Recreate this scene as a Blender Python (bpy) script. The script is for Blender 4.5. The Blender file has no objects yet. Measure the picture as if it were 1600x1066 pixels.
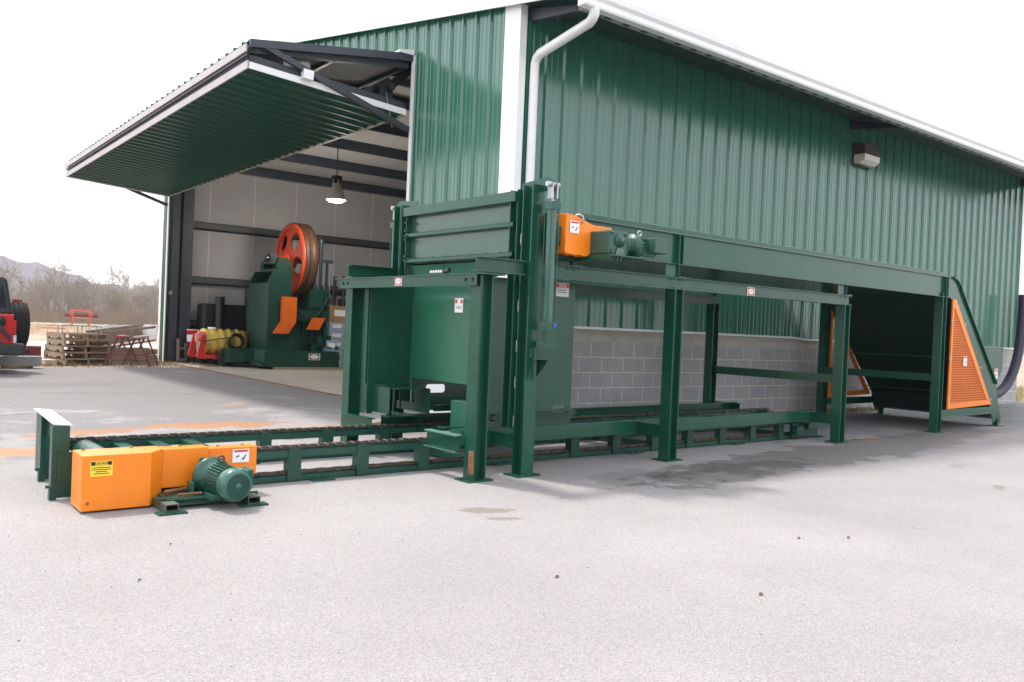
import bpy, math, random
from mathutils import Vector, Matrix
random.seed(7)
R = math.radians
scene = bpy.context.scene
col = scene.collection

# ------------------------------------------------------------------ camera
F, YAW, PITCH, ROLL, EYE = 1310.07, 0.9066, -0.0127, 0.0420, 1.1935
fw = Vector((math.cos(YAW)*math.cos(PITCH), math.sin(YAW)*math.cos(PITCH), math.sin(PITCH)))
rt = Vector((math.sin(YAW), -math.cos(YAW), 0)); up = rt.cross(fw)
rt, up = rt*math.cos(ROLL)+up*math.sin(ROLL), -rt*math.sin(ROLL)+up*math.cos(ROLL)
cd = bpy.data.cameras.new('camera'); cam = bpy.data.objects.new('camera', cd); col.objects.link(cam)
m = Matrix((rt, up, -fw)).transposed().to_4x4(); m.translation = Vector((0, 0, EYE)); cam.matrix_world = m
cd.sensor_width = 36; cd.lens = 36*F/1600; cd.clip_start = .05; cd.clip_end = 6000
scene.camera = cam

# ------------------------------------------------------------------ world + sun
SUN_EL, SUN_AZ = R(62), R(108)          # azimuth measured from +X towards +Y
w = bpy.data.worlds.new('World'); scene.world = w; w.use_nodes = True
nt = w.node_tree; nt.nodes.clear()
sky = nt.nodes.new('ShaderNodeTexSky'); sky.sky_type = 'NISHITA'; sky.sun_disc = False
sky.sun_elevation = SUN_EL; sky.sun_rotation = R(90)-SUN_AZ; sky.dust_density = 4; sky.air_density = 1
b1 = nt.nodes.new('ShaderNodeBackground'); b1.inputs[1].default_value = .05
b2 = nt.nodes.new('ShaderNodeBackground'); b2.inputs[0].default_value = (.97, .98, 1, 1); b2.inputs[1].default_value = .85
ad = nt.nodes.new('ShaderNodeAddShader'); wo = nt.nodes.new('ShaderNodeOutputWorld')
nt.links.new(sky.outputs[0], b1.inputs[0]); nt.links.new(b1.outputs[0], ad.inputs[0])
nt.links.new(b2.outputs[0], ad.inputs[1]); nt.links.new(ad.outputs[0], wo.inputs[0])
sd = bpy.data.lights.new('sun', 'SUN'); sd.energy = 2.2; sd.angle = R(6); sd.color = (1, .96, .9)
so = bpy.data.objects.new('sun', sd); col.objects.link(so)
sdir = Vector((math.cos(SUN_EL)*math.cos(SUN_AZ), math.cos(SUN_EL)*math.sin(SUN_AZ), math.sin(SUN_EL)))
so.rotation_euler = sdir.to_track_quat('Z', 'Y').to_euler(); so.location = (0, 0, 30)
vs = scene.view_settings
vs.view_transform = 'Standard'; vs.look = 'None'; vs.exposure = 0.95; vs.gamma = 1; vs.use_curve_mapping = False

# ------------------------------------------------------------------ materials
def lin(r, g, b):
    f = lambda c: (c/255/12.92) if c/255 <= .04045 else ((c/255+.055)/1.055)**2.4
    return (f(r), f(g), f(b), 1)
def nd(t, typ, **k):
    n = t.nodes.new(typ)
    for a, v in k.items(): setattr(n, a, v)
    return n
MATS = {}
def mat(name, c, rough=.5, metal=0, var=.12, nscale=3.0, bump=0, bscale=40, emit=None, coat=0, c2=None, spec=.5, stretch=None, trans=0, rvar=.1):
    """procedural painted or plain surface: noise drives colour, roughness and a small bump"""
    if name in MATS: return MATS[name]
    M = bpy.data.materials.new(name); M.use_nodes = True; t = M.node_tree; L = t.links.new
    p = t.nodes['Principled BSDF']; p.inputs['Metallic'].default_value = metal
    p.inputs['Coat Weight'].default_value = coat; p.inputs['Specular IOR Level'].default_value = spec
    p.inputs['Transmission Weight'].default_value = trans
    tc = nd(t, 'ShaderNodeTexCoord'); mp = nd(t, 'ShaderNodeMapping'); L(tc.outputs['Object'], mp.inputs[0])
    if stretch: mp.inputs['Scale'].default_value = stretch
    n1 = nd(t, 'ShaderNodeTexNoise'); n1.inputs['Scale'].default_value = nscale; n1.inputs['Detail'].default_value = 6
    n1.inputs['Roughness'].default_value = .65; L(mp.outputs[0], n1.inputs[0])
    r = nd(t, 'ShaderNodeValToRGB'); e = r.color_ramp.elements
    e[0].position = .3; e[1].position = .72
    hi = c2 if c2 else tuple(min(1, x*(1+var)) for x in c[:3])+(1,)
    lo = c if c2 else tuple(x*(1-var) for x in c[:3])+(1,)
    e[0].color = lo; e[1].color = hi; L(n1.outputs[0], r.inputs[0]); L(r.outputs[0], p.inputs['Base Color'])
    mr = nd(t, 'ShaderNodeMapRange'); mr.inputs[3].default_value = max(0, rough-rvar/2); mr.inputs[4].default_value = min(1, rough+rvar)
    L(n1.outputs[0], mr.inputs[0]); L(mr.outputs[0], p.inputs['Roughness'])
    if bump:
        n2 = nd(t, 'ShaderNodeTexNoise'); n2.inputs['Scale'].default_value = bscale; n2.inputs['Detail'].default_value = 4
        L(mp.outputs[0], n2.inputs[0]); b = nd(t, 'ShaderNodeBump'); b.inputs['Strength'].default_value = bump; b.inputs['Distance'].default_value = .01
        L(n2.outputs[0], b.inputs['Height']); L(b.outputs[0], p.inputs['Normal'])
    if emit:
        p.inputs['Emission Color'].default_value = emit[0]; p.inputs['Emission Strength'].default_value = emit[1]
    MATS[name] = M; return M

G_MACH = mat('machine_green_paint', (.008, .070, .041, 1), .20, var=.18, nscale=1.6, bump=.08, bscale=5, spec=.5)
G_DULL = mat('chain_rail_green_paint', (.008, .060, .040, 1), .30, var=.2, nscale=5, bump=.1, bscale=30)
G_WALL = mat('green_wall_metal', (.034, .150, .102, 1), .18, var=.10, nscale=.9, bump=.05, bscale=1.6, spec=.9, rvar=.05)
G_PRESS = mat('press_green_paint', (.007, .050, .033, 1), .35, var=.2)
ORANGE = mat('safety_orange_paint', (.86, .225, .008, 1), .34, var=.06, nscale=4, bump=.05, bscale=8)
G_HOOD = mat('hood_sheet_green', (.018, .125, .070, 1), .28, var=.06, nscale=1.0, spec=.6)  # machine green lightened, reflections on the hood put into the colour
G_LEAF_SHADE = mat('door_leaf_shaded_green', (.014, .080, .054, 1), .30, var=.08, spec=.35)  # wall green darkened, shade under the raised leaf put into the colour
EDGE_HI = mat('edge_highlight_green', (.10, .24, .18, 1), .3)  # paler machine green that paints highlights along edges
ORED = mat('flywheel_orange_red', (.75, .07, .012, 1), .35, var=.1)
WHITE = mat('white_trim_metal', (.80, .80, .80, 1), .3, var=.05, nscale=2)
LINER = mat('white_insulation', (.52, .51, .50, 1), .75, var=.08, nscale=.8, bump=.5, bscale=1.4)
STEEL_D = mat('dark_primer_steel', (.035, .042, .055, 1), .45, var=.2)
GIRT = mat('grey_green_girt', (.07, .08, .08, 1), .5, var=.15)
GALV = mat('galvanised_steel', (.42, .43, .44, 1), .38, metal=.8, var=.25, nscale=12)
RUST = mat('rusty_steel', (.14, .055, .025, 1), .8, var=.4, nscale=14, c2=(.30, .13, .06, 1), bump=.4)
BRONZE = mat('worn_brown_rim', (.075, .034, .016, 1), .5, var=.3, nscale=9)
CHAIN = mat('oily_chain_steel', (.035, .028, .024, 1), .5, metal=.3, var=.5, nscale=25, c2=(.12, .085, .065, 1))
BLACK = mat('black_plastic', (.012, .012, .013, 1), .45, var=.3)
RUBBER = mat('tyre_rubber', (.02, .02, .021, 1), .8, var=.25, nscale=20)
WHITEP = mat('sticker_white', (.82, .82, .82, 1), .45, var=.03)
REDP = mat('sticker_red', (.62, .02, .03, 1), .45, var=.05)
YELP = mat('sticker_yellow', (.85, .62, .04, 1), .45, var=.05)
BLKP = mat('sticker_black', (.01, .01, .01, 1), .5, var=.1)
BLUEP = mat('blue_cap', (.03, .12, .75, 1), .3, var=.05)
WOOD = mat('weathered_wood', (.20, .135, .085, 1), .85, c2=(.42, .32, .23, 1), nscale=6, stretch=(1, 1, 8), bump=.4, bscale=25)
CARD = mat('brown_cardboard', (.34, .20, .10, 1), .85, var=.15)
REDPAINT = mat('red_paint', (.55, .025, .03, 1), .35, var=.12)
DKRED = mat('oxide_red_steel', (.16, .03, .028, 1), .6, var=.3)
YELHOSE = mat('yellow_tank_plastic', (.60, .42, .08, 1), .5, var=.25, nscale=4)
GLASS = mat('tinted_glass', (.02, .025, .03, 1), .06, var=.1)
LENS = mat('frosted_lens', (.62, .58, .50, 1), .3, var=.08)
LAMPON = mat('lit_lamp_lens', (.9, .85, .75, 1), .3, emit=((1, .95, .82, 1), 9))
BLOCKGREY = mat('concrete_cap', (.36, .34, .30, 1), .9, c2=(.52, .49, .43, 1), nscale=2.5, bump=.3, bscale=30)
BARK = mat('grey_brown_bark', (.14, .115, .095, 1), .95, c2=(.24, .20, .165, 1), nscale=2)
CONDUIT = mat('dark_purple_hose', (.03, .025, .05, 1), .5, var=.2)
BRNPNL = mat('hose_black_rubber', (.018, .018, .02, 1), .6)

def block_mat():
    M = bpy.data.materials.new('grey_block_masonry'); M.use_nodes = True; t = M.node_tree; L = t.links.new
    p = t.nodes['Principled BSDF']; p.inputs['Roughness'].default_value = .92
    g = nd(t, 'ShaderNodeNewGeometry'); sx = nd(t, 'ShaderNodeSeparateXYZ'); L(g.outputs['Position'], sx.inputs[0])
    # u along the longer wall direction: x + y works for both faces of the corner
    a = nd(t, 'ShaderNodeMath', operation='ADD'); L(sx.outputs[0], a.inputs[0]); L(sx.outputs[1], a.inputs[1])
    a2 = nd(t, 'ShaderNodeMath', operation='SUBTRACT'); L(a.outputs[0], a2.inputs[0]); a2.inputs[1].default_value = 7.408+8.09+.2032*0
    z2 = nd(t, 'ShaderNodeMath', operation='SUBTRACT'); L(sx.outputs[2], z2.inputs[0]); z2.inputs[1].default_value = 1.0879-.2032*7
    cx = nd(t, 'ShaderNodeCombineXYZ'); L(a2.outputs[0], cx.inputs[0]); L(z2.outputs[0], cx.inputs[1])
    br = nd(t, 'ShaderNodeTexBrick'); L(cx.outputs[0], br.inputs[0]); br.inputs['Scale'].default_value = 1
    br.inputs['Brick Width'].default_value = .4064; br.inputs['Row Height'].default_value = .2032; br.inputs['Mortar Size'].default_value = .0085
    br.inputs['Mortar Smooth'].default_value = .1; br.offset = .5
    br.inputs['Color1'].default_value = (.36, .358, .362, 1); br.inputs['Color2'].default_value = (.385, .38, .385, 1)
    br.inputs['Mortar'].default_value = (.62, .58, .50, 1)
    n = nd(t, 'ShaderNodeTexNoise'); n.inputs['Scale'].default_value = 60; n.inputs['Detail'].default_value = 5; L(g.outputs['Position'], n.inputs[0])
    n3 = nd(t, 'ShaderNodeTexNoise'); n3.inputs['Scale'].default_value = 1.3; n3.inputs['Detail'].default_value = 4; L(g.outputs['Position'], n3.inputs[0])
    mx = nd(t, 'ShaderNodeMix', data_type='RGBA', blend_type='OVERLAY'); mx.inputs[0].default_value = .35
    L(br.outputs[0], mx.inputs[6]); L(n.outputs[0], mx.inputs[7])
    mx2 = nd(t, 'ShaderNodeMix', data_type='RGBA', blend_type='OVERLAY'); mx2.inputs[0].default_value = .3
    L(mx.outputs[2], mx2.inputs[6]); L(n3.outputs[0], mx2.inputs[7]); L(mx2.outputs[2], p.inputs['Base Color'])
    b = nd(t, 'ShaderNodeBump'); b.inputs['Strength'].default_value = .5; b.inputs['Distance'].default_value = .004; b.invert = True
    L(br.outputs['Fac'], b.inputs['Height']); b2 = nd(t, 'ShaderNodeBump'); b2.inputs['Strength'].default_value = .35; b2.inputs['Distance'].default_value = .003
    L(n.outputs[0], b2.inputs['Height']); L(b.outputs[0], b2.inputs['Normal']); L(b2.outputs[0], p.inputs['Normal'])
    return M
BLOCK = block_mat()

def ground_mat(name, base, spots, fine=180, coarse=(.8, .35), bump=.35, rough=.9):
    """base: (dark, light); spots: list of (x, y, rx, ry, angle, colour, amount, roughness, noise scale)"""
    M = bpy.data.materials.new(name); M.use_nodes = True; t = M.node_tree; L = t.links.new
    p = t.nodes['Principled BSDF']
    g = nd(t, 'ShaderNodeNewGeometry'); P = g.outputs['Position']
    n1 = nd(t, 'ShaderNodeTexNoise'); n1.inputs['Scale'].default_value = coarse[0]; n1.inputs['Detail'].default_value = 8; n1.inputs['Roughness'].default_value = .6; L(P, n1.inputs[0])
    r = nd(t, 'ShaderNodeValToRGB'); r.color_ramp.elements[0].position = .33; r.color_ramp.elements[1].position = .68
    r.color_ramp.elements[0].color = base[0]; r.color_ramp.elements[1].color = base[1]; L(n1.outputs[0], r.inputs[0])
    v = nd(t, 'ShaderNodeTexVoronoi'); v.inputs['Scale'].default_value = fine; L(P, v.inputs[0])
    bw = nd(t, 'ShaderNodeRGBToBW'); L(v.outputs['Color'], bw.inputs[0])
    mr = nd(t, 'ShaderNodeMapRange'); mr.inputs[3].default_value = 1-coarse[1]; mr.inputs[4].default_value = 1+coarse[1]; L(bw.outputs[0], mr.inputs[0])
    mx = nd(t, 'ShaderNodeMix', data_type='RGBA', blend_type='MULTIPLY'); mx.inputs[0].default_value = 1
    cc = nd(t, 'ShaderNodeCombineColor')
    for i in range(3): L(mr.outputs[0], cc.inputs[i])
    L(r.outputs[0], mx.inputs[6]); L(cc.outputs[0], mx.inputs[7]); out = mx.outputs[2]
    rv = nd(t, 'ShaderNodeValue'); rv.outputs[0].default_value = rough; ro = rv.outputs[0]
    for (x, y, rx, ry, an, c, amt, rg, ns) in spots:
        mp = nd(t, 'ShaderNodeMapping', vector_type='TEXTURE'); mp.inputs['Location'].default_value = (x, y, 0); mp.inputs['Rotation'].default_value = (0, 0, an); mp.inputs['Scale'].default_value = (rx, ry, 1e6)
        L(P, mp.inputs[0]); ln = nd(t, 'ShaderNodeVectorMath', operation='LENGTH'); L(mp.outputs[0], ln.inputs[0])
        n = nd(t, 'ShaderNodeTexNoise'); n.inputs['Scale'].default_value = ns; n.inputs['Detail'].default_value = 10; n.inputs['Roughness'].default_value = .72; L(P, n.inputs[0])
        a = nd(t, 'ShaderNodeMath', operation='MULTIPLY_ADD'); L(n.outputs[0], a.inputs[0]); a.inputs[1].default_value = 2.6; L(ln.outputs['Value'], a.inputs[2])
        s = nd(t, 'ShaderNodeMapRange', interpolation_type='SMOOTHSTEP'); L(a.outputs[0], s.inputs[0]); s.inputs[1].default_value = 2.04; s.inputs[2].default_value = 2.04+(.10 if ns > 1.9 else .25)
        s.inputs[3].default_value = amt; s.inputs[4].default_value = 0
        m2 = nd(t, 'ShaderNodeMix', data_type='RGBA'); L(s.outputs[0], m2.inputs[0]); L(out, m2.inputs[6])
        if c is None:
            dk = nd(t, 'ShaderNodeMix', data_type='RGBA', blend_type='MULTIPLY'); dk.inputs[0].default_value = 1; L(out, dk.inputs[6]); dk.inputs[7].default_value = (.55, .54, .53, 1); L(dk.outputs[2], m2.inputs[7])
        else: m2.inputs[7].default_value = c
        out = m2.outputs[2]
        m3 = nd(t, 'ShaderNodeMix', data_type='FLOAT'); L(s.outputs[0], m3.inputs[0]); L(ro, m3.inputs[2]); m3.inputs[3].default_value = rg; ro = m3.outputs[0]
    L(out, p.inputs['Base Color']); L(ro, p.inputs['Roughness'])
    b = nd(t, 'ShaderNodeBump'); b.inputs['Strength'].default_value = bump; b.inputs['Distance'].default_value = .006; L(v.outputs['Distance'], b.inputs['Height']); L(b.outputs[0], p.inputs['Normal'])
    return M

# ------------------------------------------------------------------ mesh helpers
class MB:
    def __init__(s): s.v = []; s.f = []; s.sm = []
    def add(s, vs, fs, smooth=False):
        o = len(s.v); s.v += [tuple(p) for p in vs]; s.f += [tuple(i+o for i in f) for f in fs]; s.sm += [smooth]*len(fs); return s
    def box(s, a, b):
        x0, x1 = sorted((a[0], b[0])); y0, y1 = sorted((a[1], b[1])); z0, z1 = sorted((a[2], b[2]))
        return s.add([(x0,y0,z0),(x1,y0,z0),(x1,y1,z0),(x0,y1,z0),(x0,y0,z1),(x1,y0,z1),(x1,y1,z1),(x0,y1,z1)],
                     [(0,3,2,1),(4,5,6,7),(0,1,5,4),(1,2,6,5),(2,3,7,6),(3,0,4,7)])
    def cbox(s, c, d, rz=0, ry=0, rx=0):
        M_ = Matrix.Rotation(rz, 3, 'Z') @ Matrix.Rotation(ry, 3, 'Y') @ Matrix.Rotation(rx, 3, 'X'); c = Vector(c)
        P = [c+M_@Vector((sx*d[0]/2, sy*d[1]/2, sz*d[2]/2)) for sz in (-1,1) for sx, sy in ((-1,-1),(1,-1),(1,1),(-1,1))]
        return s.add(P, [(0,3,2,1),(4,5,6,7),(0,1,5,4),(1,2,6,5),(2,3,7,6),(3,0,4,7)])
    def bar(s, p0, p1, wd, ht, upv=(0, 0, 1)):
        """rectangular bar from p0 to p1"""
        p0, p1 = Vector(p0), Vector(p1); d = (p1-p0).normalized(); u = Vector(upv)
        if abs(d.dot(u)) > .99: u = Vector((1, 0, 0))
        a = d.cross(u).normalized(); u = a.cross(d)
        P = [p+a*sx*wd/2+u*sy*ht/2 for p in (p0, p1) for sx, sy in ((-1,-1),(1,-1),(1,1),(-1,1))]
        return s.add(P, [(0,3,2,1),(4,5,6,7),(0,1,5,4),(1,2,6,5),(2,3,7,6),(3,0,4,7)])
    def prism(s, poly, axis, a, b):
        """poly of 2D points, extruded along axis ('x': points are (y,z), 'y': (x,z), 'z': (x,y)) from a to b"""
        n = len(poly)
        def mk(q, t): return {'x': (t, q[0], q[1]), 'y': (q[0], t, q[1]), 'z': (q[0], q[1], t)}[axis]
        P = [mk(q, a) for q in poly]+[mk(q, b) for q in poly]
        return s.add(P, [tuple(range(n)), tuple(range(2*n-1, n-1, -1))]+[(i, (i+1) % n+0, (i+1) % n+n, i+n)[::-1] for i in range(n)])
    def tube(s, p0, p1, r, r1=None, n=14, cap=True, smooth=True):
        p0, p1 = Vector(p0), Vector(p1); d = (p1-p0).normalized(); r1 = r if r1 is None else r1
        a = d.orthogonal().normalized(); b = d.cross(a)
        P = [p+(a*math.cos(k*2*math.pi/n)+b*math.sin(k*2*math.pi/n))*q for p, q in ((p0, r), (p1, r1)) for k in range(n)]
        s.add(P, [(i, (i+1) % n, (i+1) % n+n, i+n) for i in range(n)], smooth)
        if cap:
            s.add(P[:n], [tuple(range(n-1, -1, -1))]); s.add(P[n:], [tuple(range(n))])
        return s
    def path(s, pts, r, n=10):
        pts = [Vector(p) for p in pts]; prev = None; rings = []
        for i, p in enumerate(pts):
            d = (pts[min(i+1, len(pts)-1)]-pts[max(i-1, 0)]).normalized()
            a = d.orthogonal().normalized() if prev is None else (prev-d*prev.dot(d)).normalized(); prev = a; b = d.cross(a)
            q = r[i] if isinstance(r, (list, tuple)) else r
            rings += [p+(a*math.cos(k*2*math.pi/n)+b*math.sin(k*2*math.pi/n))*q for k in range(n)]
        fs = [(j*n+i, j*n+(i+1) % n, (j+1)*n+(i+1) % n, (j+1)*n+i) for j in range(len(pts)-1) for i in range(n)]
        s.add(rings, fs, True); s.add(rings[:n], [tuple(range(n-1, -1, -1))]); s.add(rings[-n:], [tuple(range(n))]); return s
    def lathe(s, prof, c, axis, n=28, smooth=True):
        """prof: (radius, distance along axis) pairs"""
        c = Vector(c); d = Vector(axis).normalized(); a = d.orthogonal().normalized(); b = d.cross(a); P = []
        for r, t in prof: P += [c+d*t+(a*math.cos(k*2*math.pi/n)+b*math.sin(k*2*math.pi/n))*r for k in range(n)]
        return s.add(P, [(j*n+i, j*n+(i+1) % n, (j+1)*n+(i+1) % n, (j+1)*n+i) for j in range(len(prof)-1) for i in range(n)], smooth)
    def sheet(s, pts, th, nrm):
        """flat plate: polygon points in space, thickened along nrm"""
        n = len(pts); d = Vector(nrm).normalized()*th; P = [Vector(p) for p in pts]; P = P+[p+d for p in P]
        return s.add(P, [tuple(range(n)), tuple(range(2*n-1, n-1, -1))]+[(i, i+n, (i+1) % n+n, (i+1) % n) for i in range(n)])
    def hbeam(s, p0, p1, hgt, wid, upv, tf=.011, tw=.008, kind='H'):
        """rolled section; upv points from one flange to the other"""
        p0, p1 = Vector(p0), Vector(p1); d = (p1-p0).normalized(); u = (Vector(upv)-d*Vector(upv).dot(d)).normalized(); a = d.cross(u)
        for sg in (-1, 1):
            o = u*sg*(hgt/2-tf/2); s.bar(p0+o, p1+o, wid, tf, u)
        o = a*(-(wid/2-tw/2) if kind == 'C' else (wid/2-tw/2) if kind == 'CR' else 0)
        s.bar(p0+o, p1+o, tw, hgt-2*tf, u); return s
    def build(s, name, material, parent=None, off=(0, 0, 0), bevel=0, warp=None, loc=None):
        me = bpy.data.meshes.new(name); o0 = Vector(off)
        V_ = [warp(p) for p in s.v] if warp else s.v
        me.from_pydata([Vector(p)-o0 for p in V_], [], s.f); me.validate(); me.polygons.foreach_set('use_smooth', s.sm[:len(me.polygons)]) if len(me.polygons) == len(s.sm) else None
        import bmesh
        bm = bmesh.new(); bm.from_mesh(me); bmesh.ops.recalc_face_normals(bm, faces=bm.faces); bm.to_mesh(me); bm.free()
        me.materials.append(material); o = bpy.data.objects.new(name, me); col.objects.link(o)
        if parent: o.parent = parent
        if loc: o.location = loc
        if bevel:
            bv = o.modifiers.new('bevel', 'BEVEL'); bv.width = bevel; bv.segments = 2; bv.limit_method = 'ANGLE'; bv.angle_limit = R(50)
        return o
def thing(name, loc, label, cat, group=None, rz=0):
    o = bpy.data.objects.new(name, None); col.objects.link(o); o.location = loc; o.rotation_euler = (0, 0, rz); o.empty_display_size = .2
    o['label'] = label; o['category'] = cat
    if group: o['group'] = group
    return o
def tag(o, label=None, cat=None, group=None, kind=None):
    for k, v in (('label', label), ('category', cat), ('group', group), ('kind', kind)):
        if v: o[k] = v
    return o
def kids(o): return [c for c in bpy.data.objects if c.parent == o]
def dup(o, loc=None, rz=None, label=None, parent=None):
    c = o.copy(); col.objects.link(c)
    if parent: c.parent = parent
    if loc is not None: c.location = loc
    if rz is not None: c.rotation_euler = (0, 0, rz)
    if label: c['label'] = label
    for k in kids(o):
        dup(k, parent=c)
    return c
def text_mesh(txt, size, mt, parent, loc, right, upv, name='lettering', bold=.0):
    cu = bpy.data.curves.new('t', 'FONT'); cu.body = txt; cu.size = size; cu.align_x = 'CENTER'; cu.align_y = 'CENTER'; cu.offset = bold
    t = bpy.data.objects.new('t', cu); col.objects.link(t); bpy.context.view_layer.update()
    me = bpy.data.meshes.new_from_object(t.evaluated_get(bpy.context.evaluated_depsgraph_get()))
    bpy.data.objects.remove(t); me.materials.clear(); me.materials.append(mt); me.name = name
    r_ = Vector(right).normalized(); u_ = Vector(upv).normalized(); n_ = r_.cross(u_)
    M4 = Matrix((r_, u_, n_)).transposed().to_4x4(); M4.translation = Vector(loc); me.transform(M4)
    o = bpy.data.objects.new(name, me); col.objects.link(o); o.parent = parent; return o

# sticker lying on a face: c centre, r right dir, u up dir, w/h size
def sticker(parent, c, r, u, wd, ht, kind, label):
    c, r, u = Vector(c), Vector(r).normalized(), Vector(u).normalized(); n = r.cross(u)
    def rect(cx, cy, w_, h_, lift): return [c+r*(cx+sx*w_/2)*1+u*(cy+sy*h_/2)+n*lift for sx, sy in ((-1,-1),(1,-1),(1,1),(-1,1))]
    base = MB().sheet(rect(0, 0, wd, ht, .0015), .001, n).build('warning_sticker', YELP if kind == 'caution' else WHITEP, parent); base['label'] = label
    def piece(lst, mt, nm, lift=.0035):
        b = MB()
        for (cx, cy, w_, h_) in lst: b.sheet(rect(cx*wd, cy*ht, w_*wd, h_*ht, lift), .0005, n)
        return b.build(nm, mt, base)
    if kind == 'caution':
        piece([(0, .34, .92, .24)], BLKP, 'header_band')
        piece([(0, .34, .56, .20)], YELP, 'header_panel', .0045)
        text_mesh('CAUTION', ht*.17, BLKP, base, c+u*ht*.335+n*.006, r, u, bold=.0006)
        piece([(0, .07, .8, .045), (.0, -.06, .86, .045), (0, -.19, .5, .045), (0, -.32, .7, .045)], BLKP, 'small_print')
    elif kind == 'danger':
        piece([(0, .30, .94, .30)], REDP, 'header_band')
        piece([(0, .30, .60, .20)], WHITEP, 'header_panel', .0045)
        text_mesh('DANGER', ht*.19, REDP, base, c+u*ht*.295+n*.006, r, u, bold=.0005)
        piece([(-.06, -.02, .7, .05), (-.03, -.18, .78, .05)], BLKP, 'small_print')
    elif kind == 'oval':
        piece([(0, 0, .86, .84)], REDP if ht < .12 else BLKP, 'frame_band')
        b = MB(); b.add([c+r*math.cos(k/12*math.pi)*wd*.38+u*math.sin(k/12*math.pi)*ht*.33+n*.0047 for k in range(24)], [tuple(range(24))]); b.build('oval_panel', WHITEP, base)
        text_mesh('DANGER', ht*.24, REDP, base, c+n*.006, r, u)
    elif kind == 'red_top':
        piece([(0, .36, .84, .14)], REDP, 'header_band')
        b = MB(); q = lambda x_, y_: c+r*x_*wd+u*y_*ht+n*.0035
        b.sheet([q(.10, -.26), (q(.16, -.30)), q(.34, .04), q(.28, .08)], .0005, n); b.sheet([q(.06, -.32), q(.20, -.26), q(.10, -.14)], .0005, n)
        b.sheet([q(-.30, -.05), q(-.12, .06), q(-.08, -.02), q(-.26, -.14)], .0005, n); b.build('pictogram', BLKP, base)
    elif kind == 'double':
        piece([(-.36, .28, .14, .26), (.36, .28, .14, .26), (-.24, .28, .06, .26), (.24, .28, .06, .26)], REDP, 'header_band')
        piece([(0, -.1, .7, .03), (0, -.2, .6, .03)], BLKP, 'small_print')
    return base

# ------------------------------------------------------------------ ground
UG, VS, UE, VF = 6.27, 8.09, 21.18, 22.99            # gable plane, side wall plane, far end, far side
RIDGE = (VS+VF)/2; SL = .173; ZE = 5.25
roofz = lambda y: ZE+SL*((y-VS) if y < RIDGE else (VF-y))
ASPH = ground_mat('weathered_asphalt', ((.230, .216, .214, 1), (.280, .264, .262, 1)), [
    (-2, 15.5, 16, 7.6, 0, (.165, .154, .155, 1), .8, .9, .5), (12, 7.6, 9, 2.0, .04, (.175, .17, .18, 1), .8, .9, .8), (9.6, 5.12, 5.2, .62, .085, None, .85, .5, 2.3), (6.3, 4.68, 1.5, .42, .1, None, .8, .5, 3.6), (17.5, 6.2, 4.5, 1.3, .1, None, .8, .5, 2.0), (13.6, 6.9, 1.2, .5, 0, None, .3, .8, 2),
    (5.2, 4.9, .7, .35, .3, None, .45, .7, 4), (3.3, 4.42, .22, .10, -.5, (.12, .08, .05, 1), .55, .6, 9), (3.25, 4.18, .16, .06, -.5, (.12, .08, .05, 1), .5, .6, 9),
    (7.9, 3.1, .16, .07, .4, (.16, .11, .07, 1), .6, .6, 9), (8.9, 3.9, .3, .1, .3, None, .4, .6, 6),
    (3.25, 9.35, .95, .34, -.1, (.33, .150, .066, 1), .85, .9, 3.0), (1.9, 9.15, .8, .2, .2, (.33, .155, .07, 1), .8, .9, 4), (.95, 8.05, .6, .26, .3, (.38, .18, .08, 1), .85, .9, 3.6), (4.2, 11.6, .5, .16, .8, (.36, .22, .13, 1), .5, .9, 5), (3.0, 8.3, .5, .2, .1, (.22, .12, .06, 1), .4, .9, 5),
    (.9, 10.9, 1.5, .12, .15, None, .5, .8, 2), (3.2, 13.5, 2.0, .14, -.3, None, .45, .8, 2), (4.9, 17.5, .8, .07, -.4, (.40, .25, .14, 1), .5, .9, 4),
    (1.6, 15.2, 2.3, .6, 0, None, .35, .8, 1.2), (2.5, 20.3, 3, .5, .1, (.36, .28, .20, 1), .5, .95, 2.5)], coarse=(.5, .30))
FIELD = ground_mat('dry_winter_field', ((.20, .16, .11, 1), (.33, .26, .19, 1)), [
    (8, 29, 22, 4, 0, (.34, .31, .30, 1), .85, .95, .4), (9, 36, 30, 3.2, 0, (.24, .25, .30, 1), .7, .7, .3), (14, 64, 60, 14, 0, (.33, .20, .12, 1), .8, .95, .15),
    (4, 26, 5, 2, 0, (.36, .29, .18, 1), .7, .95, .5), (7, 23.6, 1.6, .8, 0, (.20, .26, .08, 1), .7, .95, 1.2), (24, 9.5, 4, 1.0, 0, (.42, .33, .20, 1), .8, .9, 1)],
    fine=14, coarse=(.12, .5), bump=.6)
g = MB(); N_ = 44
def gz(x, y):
    d = math.hypot(x-8, y-12); return -.03-(max(0, d-22)*.004 if d < 200 else .71)
xs = [-1250, -700, -400]+[-200+i*12 for i in range(40)]+[400, 700, 1250]; ys = xs
g.add([(x, y, gz(x, y)) for y in ys for x in xs], [(j*len(xs)+i, j*len(xs)+i+1, (j+1)*len(xs)+i+1, (j+1)*len(xs)+i) for j in range(len(ys)-1) for i in range(len(xs)-1)])
tag(g.build('ground', FIELD), kind='structure')
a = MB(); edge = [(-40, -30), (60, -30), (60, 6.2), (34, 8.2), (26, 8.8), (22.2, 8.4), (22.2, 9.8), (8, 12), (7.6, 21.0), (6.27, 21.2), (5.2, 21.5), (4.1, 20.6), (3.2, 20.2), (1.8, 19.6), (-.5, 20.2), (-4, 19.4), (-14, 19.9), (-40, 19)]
a.add([(x, y, 0) for x, y in edge], [tuple(range(len(edge)))]); tag(a.build('asphalt', ASPH), kind='structure')
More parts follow.
